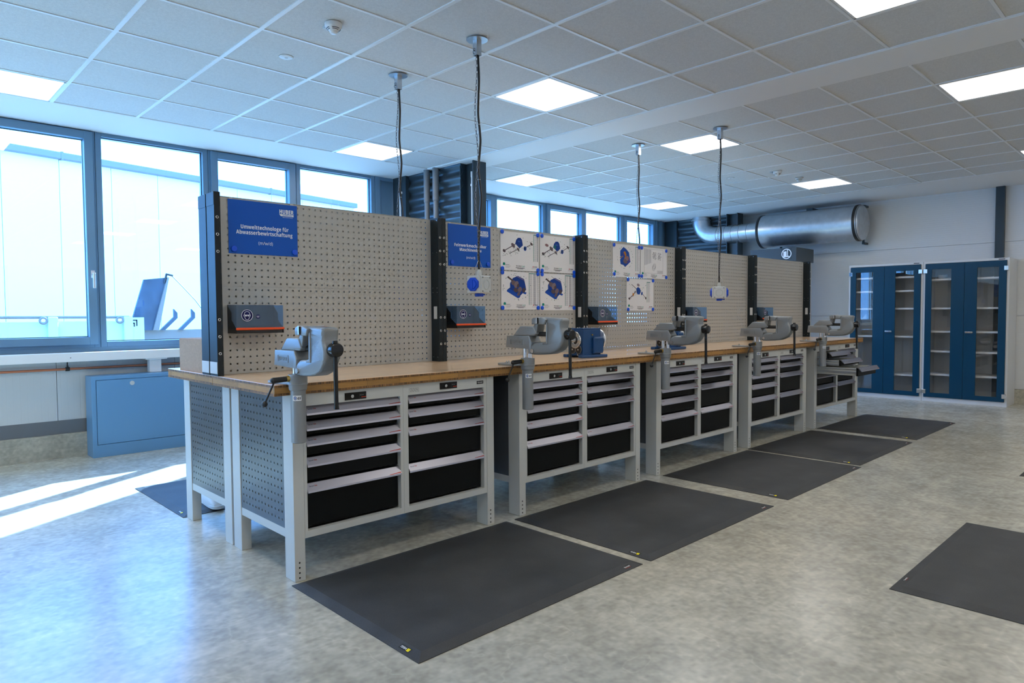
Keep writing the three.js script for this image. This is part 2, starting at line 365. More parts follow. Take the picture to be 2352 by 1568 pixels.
// corrugated partitions and steel columns
function corrugated(x, z0, z1, n) {
  const pts = []; const steps = Math.round((H - 0.0) / 0.0095);
  for (let i = 0; i <= steps; i++) { const y = i * H / steps; pts.push([0.020 * Math.sin(y / 0.15 * 2 * Math.PI), y]); }
  const back = pts.map(([a, y]) => [a + 0.004, y]).reverse();
  const g = ext(pts.concat(back), z1 - z0); g.translate(x, 0, z0);
  return toCreasedNormals(g, 0.9);
}
function steelColumn(name, label, x0, x1, z0, z1) {
  const o = struct(name, null, null, label), c = (x0 + x1) / 2;
  part('flange', B(x0, x1, 0, H, z1 - 0.014, z1), M.petrol, o); part('flange', B(x0, x1, 0, H, z0, z0 + 0.014), M.petrol, o);
  part('web', B(c - 0.005, c + 0.005, 0, H, z0 + 0.014, z1 - 0.014), M.petrol, o);
  return o;
}
const pa = struct('partition_1', corrugated(3.50, -4.16, -2.93), M.corr, 'dark corrugated sheet partition by the windows');
part('corner_plate', B(3.44, 3.50, 0, H, -4.20, -3.93), M.petrol, pa);
steelColumn('column_1', 'dark steel column at the corrugated partition', 3.485, 3.675, -2.95, -2.715);
const pb = struct('partition_2', corrugated(9.56, -4.16, -2.91), M.corr, 'dark corrugated sheet partition in the far corner');
part('corner_plate', B(9.50, 9.56, 0, H, -4.20, -3.95), M.petrol, pb);
steelColumn('column_2', 'dark steel column behind the round duct', 9.42, 9.61, -2.91, -2.70);
for (const [z, lab] of [[-3.50, 'grey vertical drain pipe on the corrugated partition, farther from the column'], [-3.33, 'grey vertical drain pipe on the corrugated partition, nearer the column']]) {
  const o = thing('drain_pipe', lab, 'pipe', [3.44, 0, z], 'drain pipes on the partition');
  part('pipe', cyl([0, 0, 0], [0, H, 0], 0.030, 0.030, 20), M.pipeGrey, o);
  part('socket_joint', [cyl([0, 2.60, 0], [0, H, 0], 0.037, 0.037, 20), cyl([0, 2.585, 0], [0, 2.60, 0], 0.031, 0.037, 20)], M.pipeGrey, o);
}
{
  const o = thing('conduit', 'white electric conduit beside the grey infill panel', 'conduit', [3.425, 0, -4.03]);
  part('tube', cyl([0, 0, 0], [0, 2.9, 0], 0.010, 0.010, 12), M.white, o);
  part('clip', B(-0.005, 0.02, 2.76, 2.785, -0.015, 0.03), M.white, o);
  const o2 = thing('conduit', 'white electric conduit running down inside the steel column', 'conduit', [3.54, 0, -2.80]);
  part('tube', cyl([0, 0, 0], [0, 2.82, 0], 0.010, 0.010, 12), M.white, o2);
  part('coupling', cyl([0, 2.80, 0], [0, 2.86, 0], 0.014, 0.014, 12), M.white, o2); part('clip', B(-0.012, 0.03, 2.70, 2.725, -0.014, 0.014), M.white, o2);
}
// far wall
const wf = struct('wall_far', B(XF, XF + 0.3, -0.05, H + 0.3, -4.5, ZR + 0.3), M.plaster, 'pale ribbed panel wall at the far end');
for (const [a, b] of [[0.2, 1.203], [1.207, 2.213], [2.217, H]]) part('wall_panel', B(XF - 0.03, XF, a, b, -4.16, ZR), M.panelFar, wf);
part('concrete_base', B(XF - 0.05, XF, 0, 0.196, -4.16, ZR, 0.003), M.kerb, wf);
struct('column_3', B(XF - 0.10, XF - 0.031, 0, H, 0.872, 0.975), M.petrol, 'dark steel column in the far wall');

// exterior
struct('ground_outside', B(-45, 60, -0.35, -0.15, -70, -4.51), M.ground, 'yard outside the windows');
const ex = thing('factory_building', 'pale factory building seen through the windows', 'building', [0.6, 0, -13.05]);
ex.rotation.y = 0.2025;
for (let i = -12; i < 9; i++) part('wall_panel', B(i + 0.006, Math.min(i + 1, 8.85) - 0.006, -0.15, 4.46, -0.12, 0), M.extWall, ex);
part('wall_core', B(-12, 8.85, -0.15, 4.44, -6, -0.12), M.extWall, ex);
const gut = part('gutter', B(-12, 8.9, 4.43, 4.57, -0.1, 0.12, 0.02), M.extTrim, ex);
for (const x of [-5.0, 1.0, 5.9]) part('gutter_joint', B(x, x + 0.04, 4.42, 4.58, -0.1, 0.125), M.extTrim, gut);
const sk = thing('skip_container', 'pale green steel skip container outside the windows', 'container', [0, 0, -8]);
part('side_wall', [B(-4, 1.58, -0.15, 1.20, -0.06, 0), B(-4, 1.58, -0.15, 1.20, -1.6, -1.54), B(-4, 1.58, -0.15, 0.0, -1.54, -0.06)], M.extGreen, sk);
part('top_rail', [cyl([-4, 1.285, 0.02], [1.4, 1.26, 0.02], 0.02, 0.02, 12)], M.extTrim, sk);
for (const x of [-3.1, -1.4, 0.40, 1.32]) { const q = part('rib', B(x, x + 0.12, -0.15, 1.27, 0, 0.07, 0.02), M.extGreen, sk); part('lug', new THREE.TorusGeometry(0.04, 0.014, 8, 16).translate(x - 0.05, 1.22, 0.06), M.extTrim, q); }
part('end_plate', B(1.36, 1.59, -0.15, 1.255, 0, 0.05), M.extGreen, sk);
part('mark', [B(1.40, 1.50, 1.205, 1.222, 0.05, 0.053), B(1.483, 1.50, 1.13, 1.222, 0.05, 0.053), B(1.405, 1.465, 1.165, 1.180, 0.05, 0.053), B(1.45, 1.465, 1.12, 1.18, 0.05, 0.053), B(1.41, 1.43, 1.12, 1.14, 0.05, 0.053)], M.black, sk);
const rp = thing('loading_ramp', 'blue-grey tilted steel loading ramp standing outside the window', 'ramp', [1.6, 0, -8.2]);
part('bed', [B(0.0, 1.3, -0.15, 0.98, -1.2, 0.0), B(0.03, 1.25, 0.98, 1.06, -0.1, 0.0)], M.extTrim, rp);
const pl = ext([[-0.16, 1.06], [0.16, 1.06], [0.385, 1.86], [0.06, 1.82]], 0.05); part('plate', pl, M.extPlate, rp);
part('plate_flange', ext([[0.16, 1.06], [0.24, 1.06], [0.40, 1.86], [0.375, 1.86]], 0.09), M.extTrim, rp);
part('chain_hook', [...bent([[0.34, 1.78, 0.07], [0.37, 1.91, 0.07], [0.46, 1.89, 0.07]], 0.016)], M.black, rp);
part('wire_rope', bent([[0.45, 1.885, 0.07], [0.62, 1.70, 0.07], [0.78, 1.52, 0.07], [0.92, 1.32, 0.07]], 0.006), M.extPlate, rp);
for (const x of [0.32, 0.58]) part('stake', [...[0].map(() => ext([[x - 0.05, 1.06], [x + 0.02, 1.06], [x + 0.20, 1.24], [x + 0.20, 1.32], [x + 0.15, 1.38], [x + 0.15, 1.26]], 0.05))], M.extPlate, rp);
// ---------- workbenches ----------
const font = await new FontLoader().loadAsync('fonts/droid/droid_sans_bold.typeface.json');
const sheet = (w, h, d = 0.001) => new THREE.BoxGeometry(w, h, d);
const print = (draw, w = 512, h = 512, rough = 0.45, more = {}) => phy([1, 1, 1], rough, 0, { specularIntensity: 0.6, map: canvasTex(w, h, draw), ...more });

// worktops: layered bamboo boards
function worktop(label, z0, z1, front) {
  const o = thing('worktop', label, 'worktop', [0, 0, 0], 'bench worktops');
  const x0 = -0.09, x1 = 7.41;
  part('top_layer', B(x0, x1, 0.936, 0.949, z0, z1, 0.002), M.wood, o);
  part('core_layer', B(x0 + 0.0005, x1 - 0.0005, 0.910, 0.936, z0 + 0.0005, z1 - 0.0005), M.woodCore, o);
  part('bottom_layer', B(x0, x1, 0.897, 0.910, z0, z1), M.woodCore, o);
  const zf = front ? z1 : z0 - 0.0012;
  for (const [a, b] of [[0.8985, 0.9092], [0.9367, 0.9474]]) {
    part('edge_lamella', B(x0, x1, a, b, zf, zf + 0.0012), M.woodEnd, o);
    part('edge_lamella', B(x0 - 0.0012, x0, a, b, z0 + 0.002, z1 - 0.002), M.woodEnd, o);
    part('edge_lamella', B(x1, x1 + 0.0012, a, b, z0 + 0.002, z1 - 0.002), M.woodEnd, o);
  }
  return o;
}
worktop('long glossy bamboo worktop carrying the grey vises', -0.7360, 0.0138, true);
worktop('long glossy bamboo worktop on the window side carrying the cardboard box', -1.461, -0.7375, false);

const ord = ['first', 'second', 'third', 'fourth', 'fifth'];
const where = ['nearest the camera', 'with the first blue gearbox on top', 'behind the third mat', 'behind the fourth mat', 'with three open drawers'];
// handle: swept aluminium profile with printed marks
const handleTex = canvasTex(1024, 64, (c, w, h) => {
  c.fillStyle = '#fff'; c.fillRect(0, 0, w, h);
  c.fillStyle = '#8d8d94'; c.font = 'bold 15px sans-serif'; c.fillText('Garant', 24, 30); c.fillStyle = '#d4442a'; c.fillText('line', 78, 30);
  c.fillStyle = '#d8422a'; c.beginPath(); c.moveTo(880, 54); c.lineTo(1018, 48); c.lineTo(1018, 55); c.lineTo(880, 57); c.fill();
});
M.handle = std([0.47, 0.46, 0.52], 0.34, 0.95, { map: handleTex });
function handleGeo(w) {
  const prof = [[-0.018, 0.000], [-0.004, 0.002], [0.024, -0.031], [0.026, -0.040], [0.022, -0.040], [0.018, -0.033], [-0.006, -0.004], [-0.018, -0.004]];
  const P = [], U = [];
  const q = (a, b, ua, ub) => { const A = [0, a[1], a[0]], C = [0, b[1], b[0]], D = [w, b[1], b[0]], E = [w, a[1], a[0]]; for (const [p, u] of [[A, [0, ua]], [C, [0, ub]], [D, [1, ub]], [A, [0, ua]], [D, [1, ub]], [E, [1, ua]]]) { P.push(...p); U.push(...u); } };
  for (let i = 0; i < prof.length; i++) { const a = prof[i], b = prof[(i + 1) % prof.length]; q(a, b, i === 1 ? 0.98 : 0.99, i === 1 ? 0.08 : 0.99); }
  for (const x of [0, w]) for (let i = 1; i < prof.length - 1; i++) for (const p of [prof[0], prof[i], prof[i + 1]]) { P.push(x, p[1], p[0]); U.push(0.5, 0.99); }
  const g = new THREE.BufferGeometry(); g.setAttribute('position', new THREE.BufferAttribute(new Float32Array(P), 3)); g.setAttribute('uv', new THREE.BufferAttribute(new Float32Array(U), 2)); g.computeVertexNormals();
  return ready(g, true);
}
const HW = 0.540, handleG = handleGeo(HW);
M.lock = print((c, w, h) => { c.fillStyle = '#0b0b0c'; c.fillRect(0, 0, w, h); c.strokeStyle = '#444'; c.lineWidth = 3; c.strokeRect(170, 24, 78, 54); c.fillStyle = '#9aa'; c.font = 'bold 15px sans-serif'; c.fillText('Garant', 176, 46); c.fillStyle = '#d8422a'; c.fillRect(196, 66, 56, 9); }, 256, 96, 0.3);
M.badge = print((c, w, h) => { c.fillStyle = '#101012'; c.fillRect(0, 0, w, h); c.fillStyle = '#e8e8e8'; c.font = 'bold 46px sans-serif'; c.textAlign = 'center'; c.fillText('Garant', w / 2, 50); }, 192, 72, 0.4);
M.rating = print((c, w, h) => { c.fillStyle = '#c9cac6'; c.fillRect(0, 0, w, h); c.fillStyle = '#444'; for (let j = 0; j < 4; j++) for (let i = 0; i < 18; i++) if ((i * 7 + j * 3) % 5) c.fillRect(14 + i * 12 + j * 6, 20 + j * 18, 8, 7); }, 256, 100, 0.5);
const lockG = ready(sheet(0.122, 0.036, 0.004), true), badgeG = ready(sheet(0.05, 0.017, 0.003), true), ratingG = ready(sheet(0.07, 0.03, 0.0006), true);
const keyG = ready([cyl([0, 0, 0], [0, 0, 0.006], 0.0085, 0.0085, 18), B(-0.0015, 0.0015, -0.006, 0.006, 0.005, 0.0075)]);
const modL = [0.075, 0.075, 0.1, 0.125, 0.225], modR = [0.075, 0.1, 0.2, 0.225];
const drawerG = {};
for (const h of [0.075, 0.1, 0.125, 0.2, 0.225]) drawerG[h] = ready([B(0, 0.532, -h + 0.006, -0.004, -0.02, 0, 0.003), B(0.03, 0.50, -h + 0.009, -h + 0.013, 0, 0.0025)]);
const trayG = (h) => ready([B(0.012, 0.022, -h + 0.008, -0.012, -0.55, -0.02), B(0.51, 0.52, -h + 0.008, -0.012, -0.55, -0.02), B(0.012, 0.52, -h + 0.008, -0.012, -0.56, -0.55), B(0.012, 0.52, -h + 0.008, -h + 0.011, -0.55, -0.02)]);
const railG = ready([B(0.002, 0.012, -0.068, -0.046, -0.55, -0.02), B(0.003, 0.012, -0.030, -0.016, -0.55, -0.02)]);
const perfSide = ready(perfSheet(0.515, 0.645, Array.from({ length: 13 }, (_, i) => 0.0295 + i * 0.038), Array.from({ length: 16 }, (_, i) => 0.038 + i * 0.038), 0.0095, 0.0015).rotateY(-Math.PI / 2));
const solidSide = ready(B(0, 0.0015, 0, 0.645, 0, 0.515));
const legG = ready(B(0, 0.055, 0, 0.8965, -0.1, 0, 0.003));
const holeG = ready([0.017, 0.041, 0.066, 0.09].map((y) => cyl([0.024, y, -0.002], [0.024, y, 0.0006], 0.0045, 0.0045, 10)));
const frameCab = (x0, x1, y0, y1, a, b) => ext(shape(rect(x0, x1, y0, y1), [rect(a, b, 0.233, 0.836)]), 0.03).translate(0, 0, -0.03);
const cabG = [
  ready([frameCab(0.056, 0.631, 0.2, 0.8965, 0.072, 0.612), B(0.056, 0.06, 0.2, 0.8965, -0.62, -0.03), B(0.627, 0.631, 0.2, 0.8965, -0.62, -0.03), B(0.06, 0.627, 0.2, 0.205, -0.62, -0.03)]),
  ready([frameCab(0.632, 1.229, 0.2, 0.8965, 0.663, 1.207), B(0.632, 0.636, 0.2, 0.8965, -0.62, -0.03), B(1.225, 1.229, 0.2, 0.8965, -0.62, -0.03), B(0.636, 1.225, 0.2, 0.205, -0.62, -0.03)])];
const innerG = [ready(B(0.06, 0.627, 0.205, 0.895, -0.619, -0.612)), ready(B(0.636, 1.225, 0.205, 0.895, -0.619, -0.612))];
function bench(i, back) {
  const x = 1.5 * i, lab = back ? `grey drawer workbench on the window side, ${ord[i]} counted from the cardboard box end` : `light grey drawer workbench with black fronts, ${where[i]}`;
  const o = thing('drawer_workbench', lab, 'workbench', [x, 0, back ? -1.465 : 0], back ? 'workbenches on the window side' : 'workbenches with black drawers');
  const S = back ? -1 : 1;                                  // the window-side row faces the other way
  const put = (m, px, py, pz) => { m.position.set(px, py, pz * S); if (back) m.scale.z = -1; return m; };
  for (const [lx, lz] of [[0, 0], [1.23, 0], [0, -0.62], [1.23, -0.62]]) { const l = put(part('leg', legG, M.lightGrey, o), lx, 0, lz); if (lz === 0) part('bolt_holes', holeG, M.black, l); }
  for (const lx of [0.004, 1.279]) {
    const first = i === 0 && lx < 0.1;
    const p = part('side_panel', first ? perfSide : solidSide, M.anthracite, o); p.position.set(lx, 0.238, back ? 0.1025 : -0.6175);
    part('side_rail', B(0, 0.03, -0.042, 0, 0, 0.515), M.lightGrey, p);
  }
  [0, 1].forEach((k) => {
    const c = put(part('cabinet', cabG[k], M.lightGrey, o), 0, 0, -0.003);
    part('inner_back', innerG[k], M.cavity, c);
    const lk = part('lock_plate', lockG, M.lock, c); lk.position.set(k ? 0.94 : 0.342, k ? 0.868 : 0.862, 0.002);
    const ky = part('key_cylinder', keyG, M.steel, c); ky.position.set(k ? 0.918 : 0.320, k ? 0.868 : 0.862, 0.004);
    if (k) { const b = part('badge', badgeG, M.badge, c); b.position.set(1.178, 0.868, 0.0015); const rt = part('rating_label', ratingG, M.rating, c); rt.position.set(0.705, 0.862, 0.0003); }
    let y = 0.836; const mods = k ? modR : modL;
    mods.forEach((h, n) => {
      const out = !back && i === 4 && k === 0 && n < 3 ? [0.15, 0.275, 0.45][n] : 0;
      const d = put(part('drawer', drawerG[h], M.drawer, o), (k ? 0.669 : 0.076), y, -0.030 + out);
      const hd = part('handle', handleG, M.handle, d); hd.position.set(-0.004, -0.005, 0.012);
      if (out) { part('tray', trayG(h), M.lightGrey, d); part('slide_rail', railG, M.galv, d); }
      y -= h;
    });
  });
  return o;
}
for (let i = 0; i < 5; i++) { bench(i, false); bench(i, true); }

// ---------- perforated rear walls ----------
const cols = Array.from({ length: 37 }, (_, i) => 0.065 + i * 0.037), rows = Array.from({ length: 13 }, (_, i) => 0.0185 + i * 0.037);
const pegG = ready(perfSheet(1.440, 0.4805, cols, rows, 0.0092, 0.0015));
const pegBackG = ready(perfSheet(1.440, 0.4805, cols.map((x) => x + 0.0123), rows, 0.0092, 0.0015));
const postG = ready([B(0, 0.033, 0, 0.974, -0.107, 0, 0.002)]);
const postCapG = ready(B(0.0, 0.006, 0.905, 0.972, -0.106, -0.001));
const slotG = ready(Array.from({ length: 17 }, (_, i) => B(0.026, 0.0312, 0.05 + i * 0.055, 0.075 + i * 0.055, -0.001, 0.0004)));
const dotG = ready(Array.from({ length: 24 }, (_, i) => cyl([-0.0006, 0.04 + i * 0.038, -0.036], [0.002, 0.04 + i * 0.038, -0.036], 0.0045, 0.0045, 8)));
const rivetG = ready([0.03, 0.47, 0.50, 0.74, 0.955].flatMap((y) => [-0.062, -0.016].map((z) => cyl([-0.0012, y, z], [0.002, y, z], 0.003, 0.003, 8))));
const screwG = [0.12, 0.21, 0.30, 0.66, 0.75, 0.84].map((y) => ready(new THREE.TorusGeometry(0.0062, 0.0026, 6, 14).translate(0.0145, y, 0.0012)));
const coverG = ready(B(-0.006, 0.0005, 0.29, 0.375, -0.05, -0.018, 0.002));
const postFoot = ready(B(-0.0022, 0.004, 0.012, 0.075, -0.104, -0.003, 0.001));
for (let i = 0; i < 5; i++) for (const back of [0, 1]) {
  const o = thing('perforated_wall', back ? `perforated rear wall on the window side, ${ord[i]} counted from the cardboard box` : `beige perforated tool wall, ${['carrying the big blue sign nearest the camera', 'carrying the second blue sign and four posters', 'carrying three posters', 'fourth from the camera, behind a hanging socket', 'fifth and last of the row'][i]}`, 'tool wall', [1.512 * i - 0.092, 0.949, back ? -0.880 : -0.655], back ? 'perforated walls on the window side' : 'beige perforated tool walls');
  const S = back ? -1 : 1;
  for (const [px, end] of [[0, 0], [1.479, 1]]) {
    const p = part('post', postG, M.post, o); p.position.set(px + (end ? -0.0005 : 0.0005), 0, 0); p.scale.z = S;
    part('slots', slotG, M.black, p); for (const g of screwG) part('screw', g, M.steel, p);
    if (end) { part('holes', dotG, M.cavity, p); part('rivets', rivetG, M.steel, p); part('cable_cover', coverG, M.plasticGrey, p); }
    else if (i === 0) { part('end_cap', postCapG.clone().translate(-0.0016, 0, 0), M.post, p).geometry.userData.ready = true; part('foot_plate', postFoot, M.plasticGrey, p); }
  }
  for (const y of [0, 0.4815]) { const p = part('perforated_panel', back ? pegBackG : pegG, M.peg, o); p.position.set(0.0355, 0.001 + y, -0.080 * S); p.scale.z = S; }
  part('top_edge', B(0.0355, 1.4755, 0.9645, 0.967, -0.095, -0.079).scale(1, 1, S), M.peg, o);
}
// clips, signs, posters, magnets
const ZP = -0.735, KP = 0.974, PX = (x) => -1.46 + (x + 1.46) * KP, PY = (y) => 1.2695 + (y - 1.2695) * KP;
function sign(x0, lines, widths, label) {
  const o = thing('blue_sign', label, 'sign', [PX(x0), PY(1.62), ZP], 'blue trade signs');
  const W = 0.41 * KP, Hh = 0.302 * KP;
  const mat = print((c, w, h) => {
    c.fillStyle = '#0459c0'; c.fillRect(0, 0, w, h); c.fillStyle = '#f2f5fa'; c.textAlign = 'center';
    c.font = 'bold 82px sans-serif'; lines.forEach((t, k) => c.fillText(t, w * 0.515, 425 + k * 84, w * widths[k]));
    c.font = '66px sans-serif'; c.fillText('(m/w/d)', w * 0.52, 655);
    c.font = '900 84px sans-serif'; c.textAlign = 'left'; c.fillText('HUBER', w - 300, 142, 240);
    c.beginPath(); c.moveTo(w - 300, 150); c.lineTo(w - 60, 150); c.lineTo(w - 60, 182); c.lineTo(w - 275, 182); c.closePath(); c.fill();
    c.fillStyle = '#0459c0'; c.font = 'bold 25px sans-serif'; c.fillText('TECHNOLOGY', w - 246, 175, 180);
    c.fillStyle = '#e4ebf5'; c.font = 'bold 15px sans-serif'; c.fillText('WASTE WATER Solutions', w - 245, 204, 185);
  }, 1100, 810, 0.4);
  part('board', sheet(W, Hh, 0.003).translate(W / 2, Hh / 2, 0.003), mat, o, true);
  part('top_clip', [B(0.008, 0.025, Hh, Hh + 0.008, -0.004, 0.005), B(0.36, 0.377, Hh, Hh + 0.008, -0.004, 0.005)], M.plasticGrey, o);
}
sign(0.05, ['Umwelttechnologe für', 'Abwasserbewirtschaftung'], [0.70, 0.82], 'blue sign reading Umwelttechnologe für Abwasserbewirtschaftung on the first tool wall');
sign(1.613, ['Feinwerkmechaniker', 'Maschinenbau'], [0.84, 0.58], 'blue sign reading Feinwerkmechaniker Maschinenbau behind the hanging socket cable');
function posterDraw(kind) {
  return (c, w, h) => {
    let s = 77 + kind * 13; const R = () => { s = (s * 1664525 + 1013904223) >>> 0; return s / 4294967296; };
    c.fillStyle = '#eeeef0'; c.fillRect(0, 0, w, h);
    const dot = (x, y) => { c.fillStyle = '#11403c'; c.fillRect(x - 4, y - 4, 9, 9); };
    const poly = (f, pts, st) => { c.fillStyle = f; c.beginPath(); pts.forEach((p, i) => i ? c.lineTo(...p) : c.moveTo(...p)); c.closePath(); c.fill(); if (st) { c.strokeStyle = st; c.lineWidth = 2; c.stroke(); } };
    const bar = (x0, y0, x1, y1, wd, f) => { c.strokeStyle = f; c.lineWidth = wd; c.beginPath(); c.moveTo(x0, y0); c.lineTo(x1, y1); c.stroke(); };
    const disc = (x, y, a, b, rot, f) => { c.fillStyle = f; c.beginPath(); c.ellipse(x, y, a, b, rot, 0, 7); c.fill(); };
    const table = (x, y0, y1, wd) => {
      c.fillStyle = '#1d7a70'; c.fillRect(x, y0, wd, 12);
      for (let y = y0 + 16; y < y1; y += 14) { c.fillStyle = '#1d7a70'; c.fillRect(x, y, 13, 9); c.fillStyle = '#9b9ca3'; c.fillRect(x + 22, y + 2, wd * 0.13, 5); c.fillRect(x + 24 + wd * 0.2, y, wd * 0.16, 9); c.fillStyle = '#b8b9be'; c.fillRect(x + 26 + wd * 0.42, y + 1, wd * (0.12 + 0.14 * R()), 7); if (wd > 150) { c.fillStyle = '#a9aab0'; c.fillRect(x + wd * 0.76, y, wd * 0.2, 11); } }
    };
    if (kind <= 1) {
      bar(45, 335, 250, 205, 13, '#5a4e56'); disc(215, 225, 26, 44, -0.6, '#6d5f66'); disc(62, 325, 22, 28, -0.6, '#5a4e56'); bar(150, 365, 330, 260, 9, '#4d434a'); disc(300, 285, 16, 34, -0.6, '#6b5d64'); bar(420, 255, 560, 165, 9, '#4d434a'); disc(540, 175, 16, 30, -0.6, '#544950');
      poly('#173f92', [[268, 130], [300, 92], [345, 88], [370, 120], [385, 210], [345, 250], [322, 262], [268, 205], [250, 200]], '#0d2a66'); disc(318, 150, 24, 14, 0.2, '#2a5bb5'); disc(425, 262, 26, 38, 0, '#173f92'); disc(425, 262, 12, 20, 0, '#33445f');
      if (kind === 1) { disc(130, 170, 34, 24, 0.4, '#8b6a70'); poly('#1d6a74', [[258, 170], [300, 150], [310, 210], [270, 225]]); }
      for (let i = 0; i < 46; i++) { const t = R(); dot(40 + t * 530 + (R() - 0.5) * 50, 380 - t * 210 + (R() - 0.5) * 150); }
      dot(285, 45); dot(390, 85); table(598 - 22, 12, 470, 170);
    } else if (kind <= 3) {
      poly('#163f95', [[200, 110], [285, 70], [395, 120], [420, 230], [430, 300], [330, 400], [260, 430], [120, 330], [100, 310], [150, 270], [150, 200]], '#0d2a66');
      poly('#1a4fb5', [[95, 320], [150, 290], [330, 410], [310, 440], [280, 445], [95, 335]], '#0d2a66'); poly('#1a4fb5', [[370, 330], [440, 350], [420, 380], [350, 350]], '#0d2a66');
      bar(110, 90, 230, 180, 26, '#4c4046'); bar(230, 60, 400, 140, 8, '#a68f92'); disc(215, 190, 46, 40, 0.5, '#6f6066'); disc(260, 215, 36, 60, 0.3, '#83747b'); disc(290, 235, 20, 34, 0.3, '#55494f'); disc(250, 310, 40, 36, 0.5, '#5a4d54'); disc(320, 300, 34, 48, 0.3, '#79696f'); disc(390, 310, 28, 44, 0.2, '#4f444a'); disc(300, 370, 22, 40, 0.5, '#6b5d63');
      for (let i = 0; i < 30; i++) { const a = R() * 6.28; dot(265 + Math.cos(a) * (210 + R() * 40), 260 + Math.sin(a) * (190 + R() * 40)); }
      table(480, 14, 560, 285);
    } else if (kind === 4) {
      poly('#1c4aa6', [[180, 130], [260, 50], [330, 90], [395, 150], [420, 290], [430, 330], [300, 440], [250, 400], [190, 390], [175, 300], [205, 270], [180, 230]], '#10306f');
      poly('#c07d2a', [[255, 150], [300, 130], [330, 190], [320, 270], [275, 290], [300, 220]]); bar(175, 270, 250, 230, 26, '#86737c'); disc(350, 270, 40, 50, 0.4, '#8b7780'); disc(300, 330, 50, 40, 0.4, '#74636b'); bar(240, 180, 420, 310, 5, '#b33048'); bar(330, 370, 420, 300, 5, '#b33048');
      for (let i = 0; i < 26; i++) { const a = R() * 6.28; dot(300 + Math.cos(a) * 190, 250 + Math.sin(a) * 220); }
      table(560, 20, 500, 100);
    } else if (kind === 5) {
      c.strokeStyle = '#85868d'; c.lineWidth = 3; c.strokeRect(90, 30, 480, 500); c.strokeRect(425, 470, 145, 60); c.fillStyle = '#8f9098';
      for (let k = 0; k < 6; k++) c.fillRect(110 + k * 28, 40, 10, 330 - k * 10);
      c.lineWidth = 2; for (let i = 0; i < 150; i++) { c.strokeStyle = '#5c5d66'; const gx = R() < 0.5 ? 300 + R() * 90 : 430 + R() * 80; c.strokeRect(gx, 90 + R() * 150, R() * 18, R() * 16); }
      for (let i = 0; i < 6; i++) { c.beginPath(); c.ellipse(340, 400, 40 - i * 4, 80 - i * 12, 0.3, 0, 7); c.stroke(); }
      for (let k = 0; k < 5; k++) c.fillRect(432, 478 + k * 10, 130, 4);
    } else {
      bar(120, 110, 250, 210, 12, '#74636b'); disc(285, 120, 36, 28, 0.5, '#9b8a91'); bar(70, 400, 200, 280, 14, '#6b5b63'); poly('#c07d2a', [[150, 280], [185, 300], [170, 350], [140, 330]]); disc(205, 265, 12, 28, 0.4, '#4f444a'); bar(380, 290, 480, 390, 10, '#6b5b63'); disc(475, 385, 16, 26, 0, '#5a4d54');
      poly('#1c4aa6', [[240, 190], [280, 160], [330, 190], [345, 250], [320, 310], [270, 310], [240, 270]], '#10306f'); disc(375, 290, 18, 36, 0.2, '#1c4aa6'); disc(65, 400, 18, 24, -0.6, '#5a4d54');
      for (let i = 0; i < 40; i++) { const t = R(), k = R() < 0.5; dot(60 + t * 430 + (R() - 0.5) * 30, (k ? 90 + t * 300 : 400 - t * 260) + (R() - 0.5) * 60); }
      table(500, 50, 470, 90);
    }
    c.fillStyle = '#1d8a74'; c.beginPath(); c.moveTo(38, 560); c.lineTo(38, 535); c.arc(58, 535, 20, Math.PI, 0); c.lineTo(78, 560); c.fill(); c.fillStyle = '#777'; c.fillRect(84, 548, 66, 7);
    c.fillStyle = '#b9babf'; for (let k = 0; k < 4; k++) c.fillRect(84, 568 + k * 10, 90 - k * 9, 4);
    c.textAlign = 'left'; c.fillStyle = '#3a3a44'; c.font = 'bold 34px sans-serif'; c.fillText('TECHNO', 262, 578, 96); c.fillStyle = '#2a8f80'; c.fillText('Card', 360, 578, 58);
    c.fillStyle = '#55565c'; c.fillRect(258, 590, 156, 9); c.fillRect(286, 606, 100, 8);
    c.fillStyle = '#b3202f'; c.beginPath(); c.moveTo(556, 572); c.lineTo(568, 548); c.lineTo(580, 572); c.fill(); c.fillStyle = '#55565c'; c.fillRect(584, 558, 60, 11); c.fillStyle = '#c3c4c8'; for (let k = 0; k < 3; k++) c.fillRect(540, 580 + k * 9, 100, 4);
  };
}
const posterDefs = [[2.128, 1.612, 0, 'upper exploded gearbox poster beside the second blue sign', 0.425, 0.3], [2.566, 1.612, 1, 'upper exploded gearbox poster with a greenish housing, next to a black post', 0.43, 0.3], [2.133, 1.304, 2, 'lower assembled gearbox poster nearer the second blue sign', 0.425, 0.298], [2.566, 1.298, 3, 'lower assembled gearbox poster next to the black post', 0.43, 0.302], [3.532, 1.606, 4, 'poster of a blue cutaway gearbox with an orange gear', 0.42, 0.303], [3.960, 1.606, 5, 'poster with a black line drawing and parts list', 0.45, 0.30], [3.742, 1.294, 6, 'single poster of a crosswise exploded gearbox, hanging below two others', 0.437, 0.30]];
for (const [x, y, k, lab, w0, h0] of posterDefs) {
  const W = w0 * KP, Hh = h0 * KP;
  const m = single('poster', sheet(W, Hh, 0.0008).translate(W / 2, Hh / 2, 0), print(posterDraw(k), 672, 640, 0.16), lab, 'poster', 'laminated gearbox posters', true);
  m.position.set(PX(x), PY(y), ZP + 0.0022 + (k % 2) * 0.0012);
}
const magG = ready(lathe([[0, 0], [0.0155, 0], [0.0165, 0.002], [0.0165, 0.006], [0.0135, 0.009], [0.005, 0.0078], [0, 0.0078]], 20).rotateX(Math.PI / 2));
function magnet(x, y, label, depth = 0.0045) { const m = single('magnet', magG, M.blue, label, 'magnet', 'round blue magnets'); m.position.set(PX(x), PY(y), ZP + depth); }
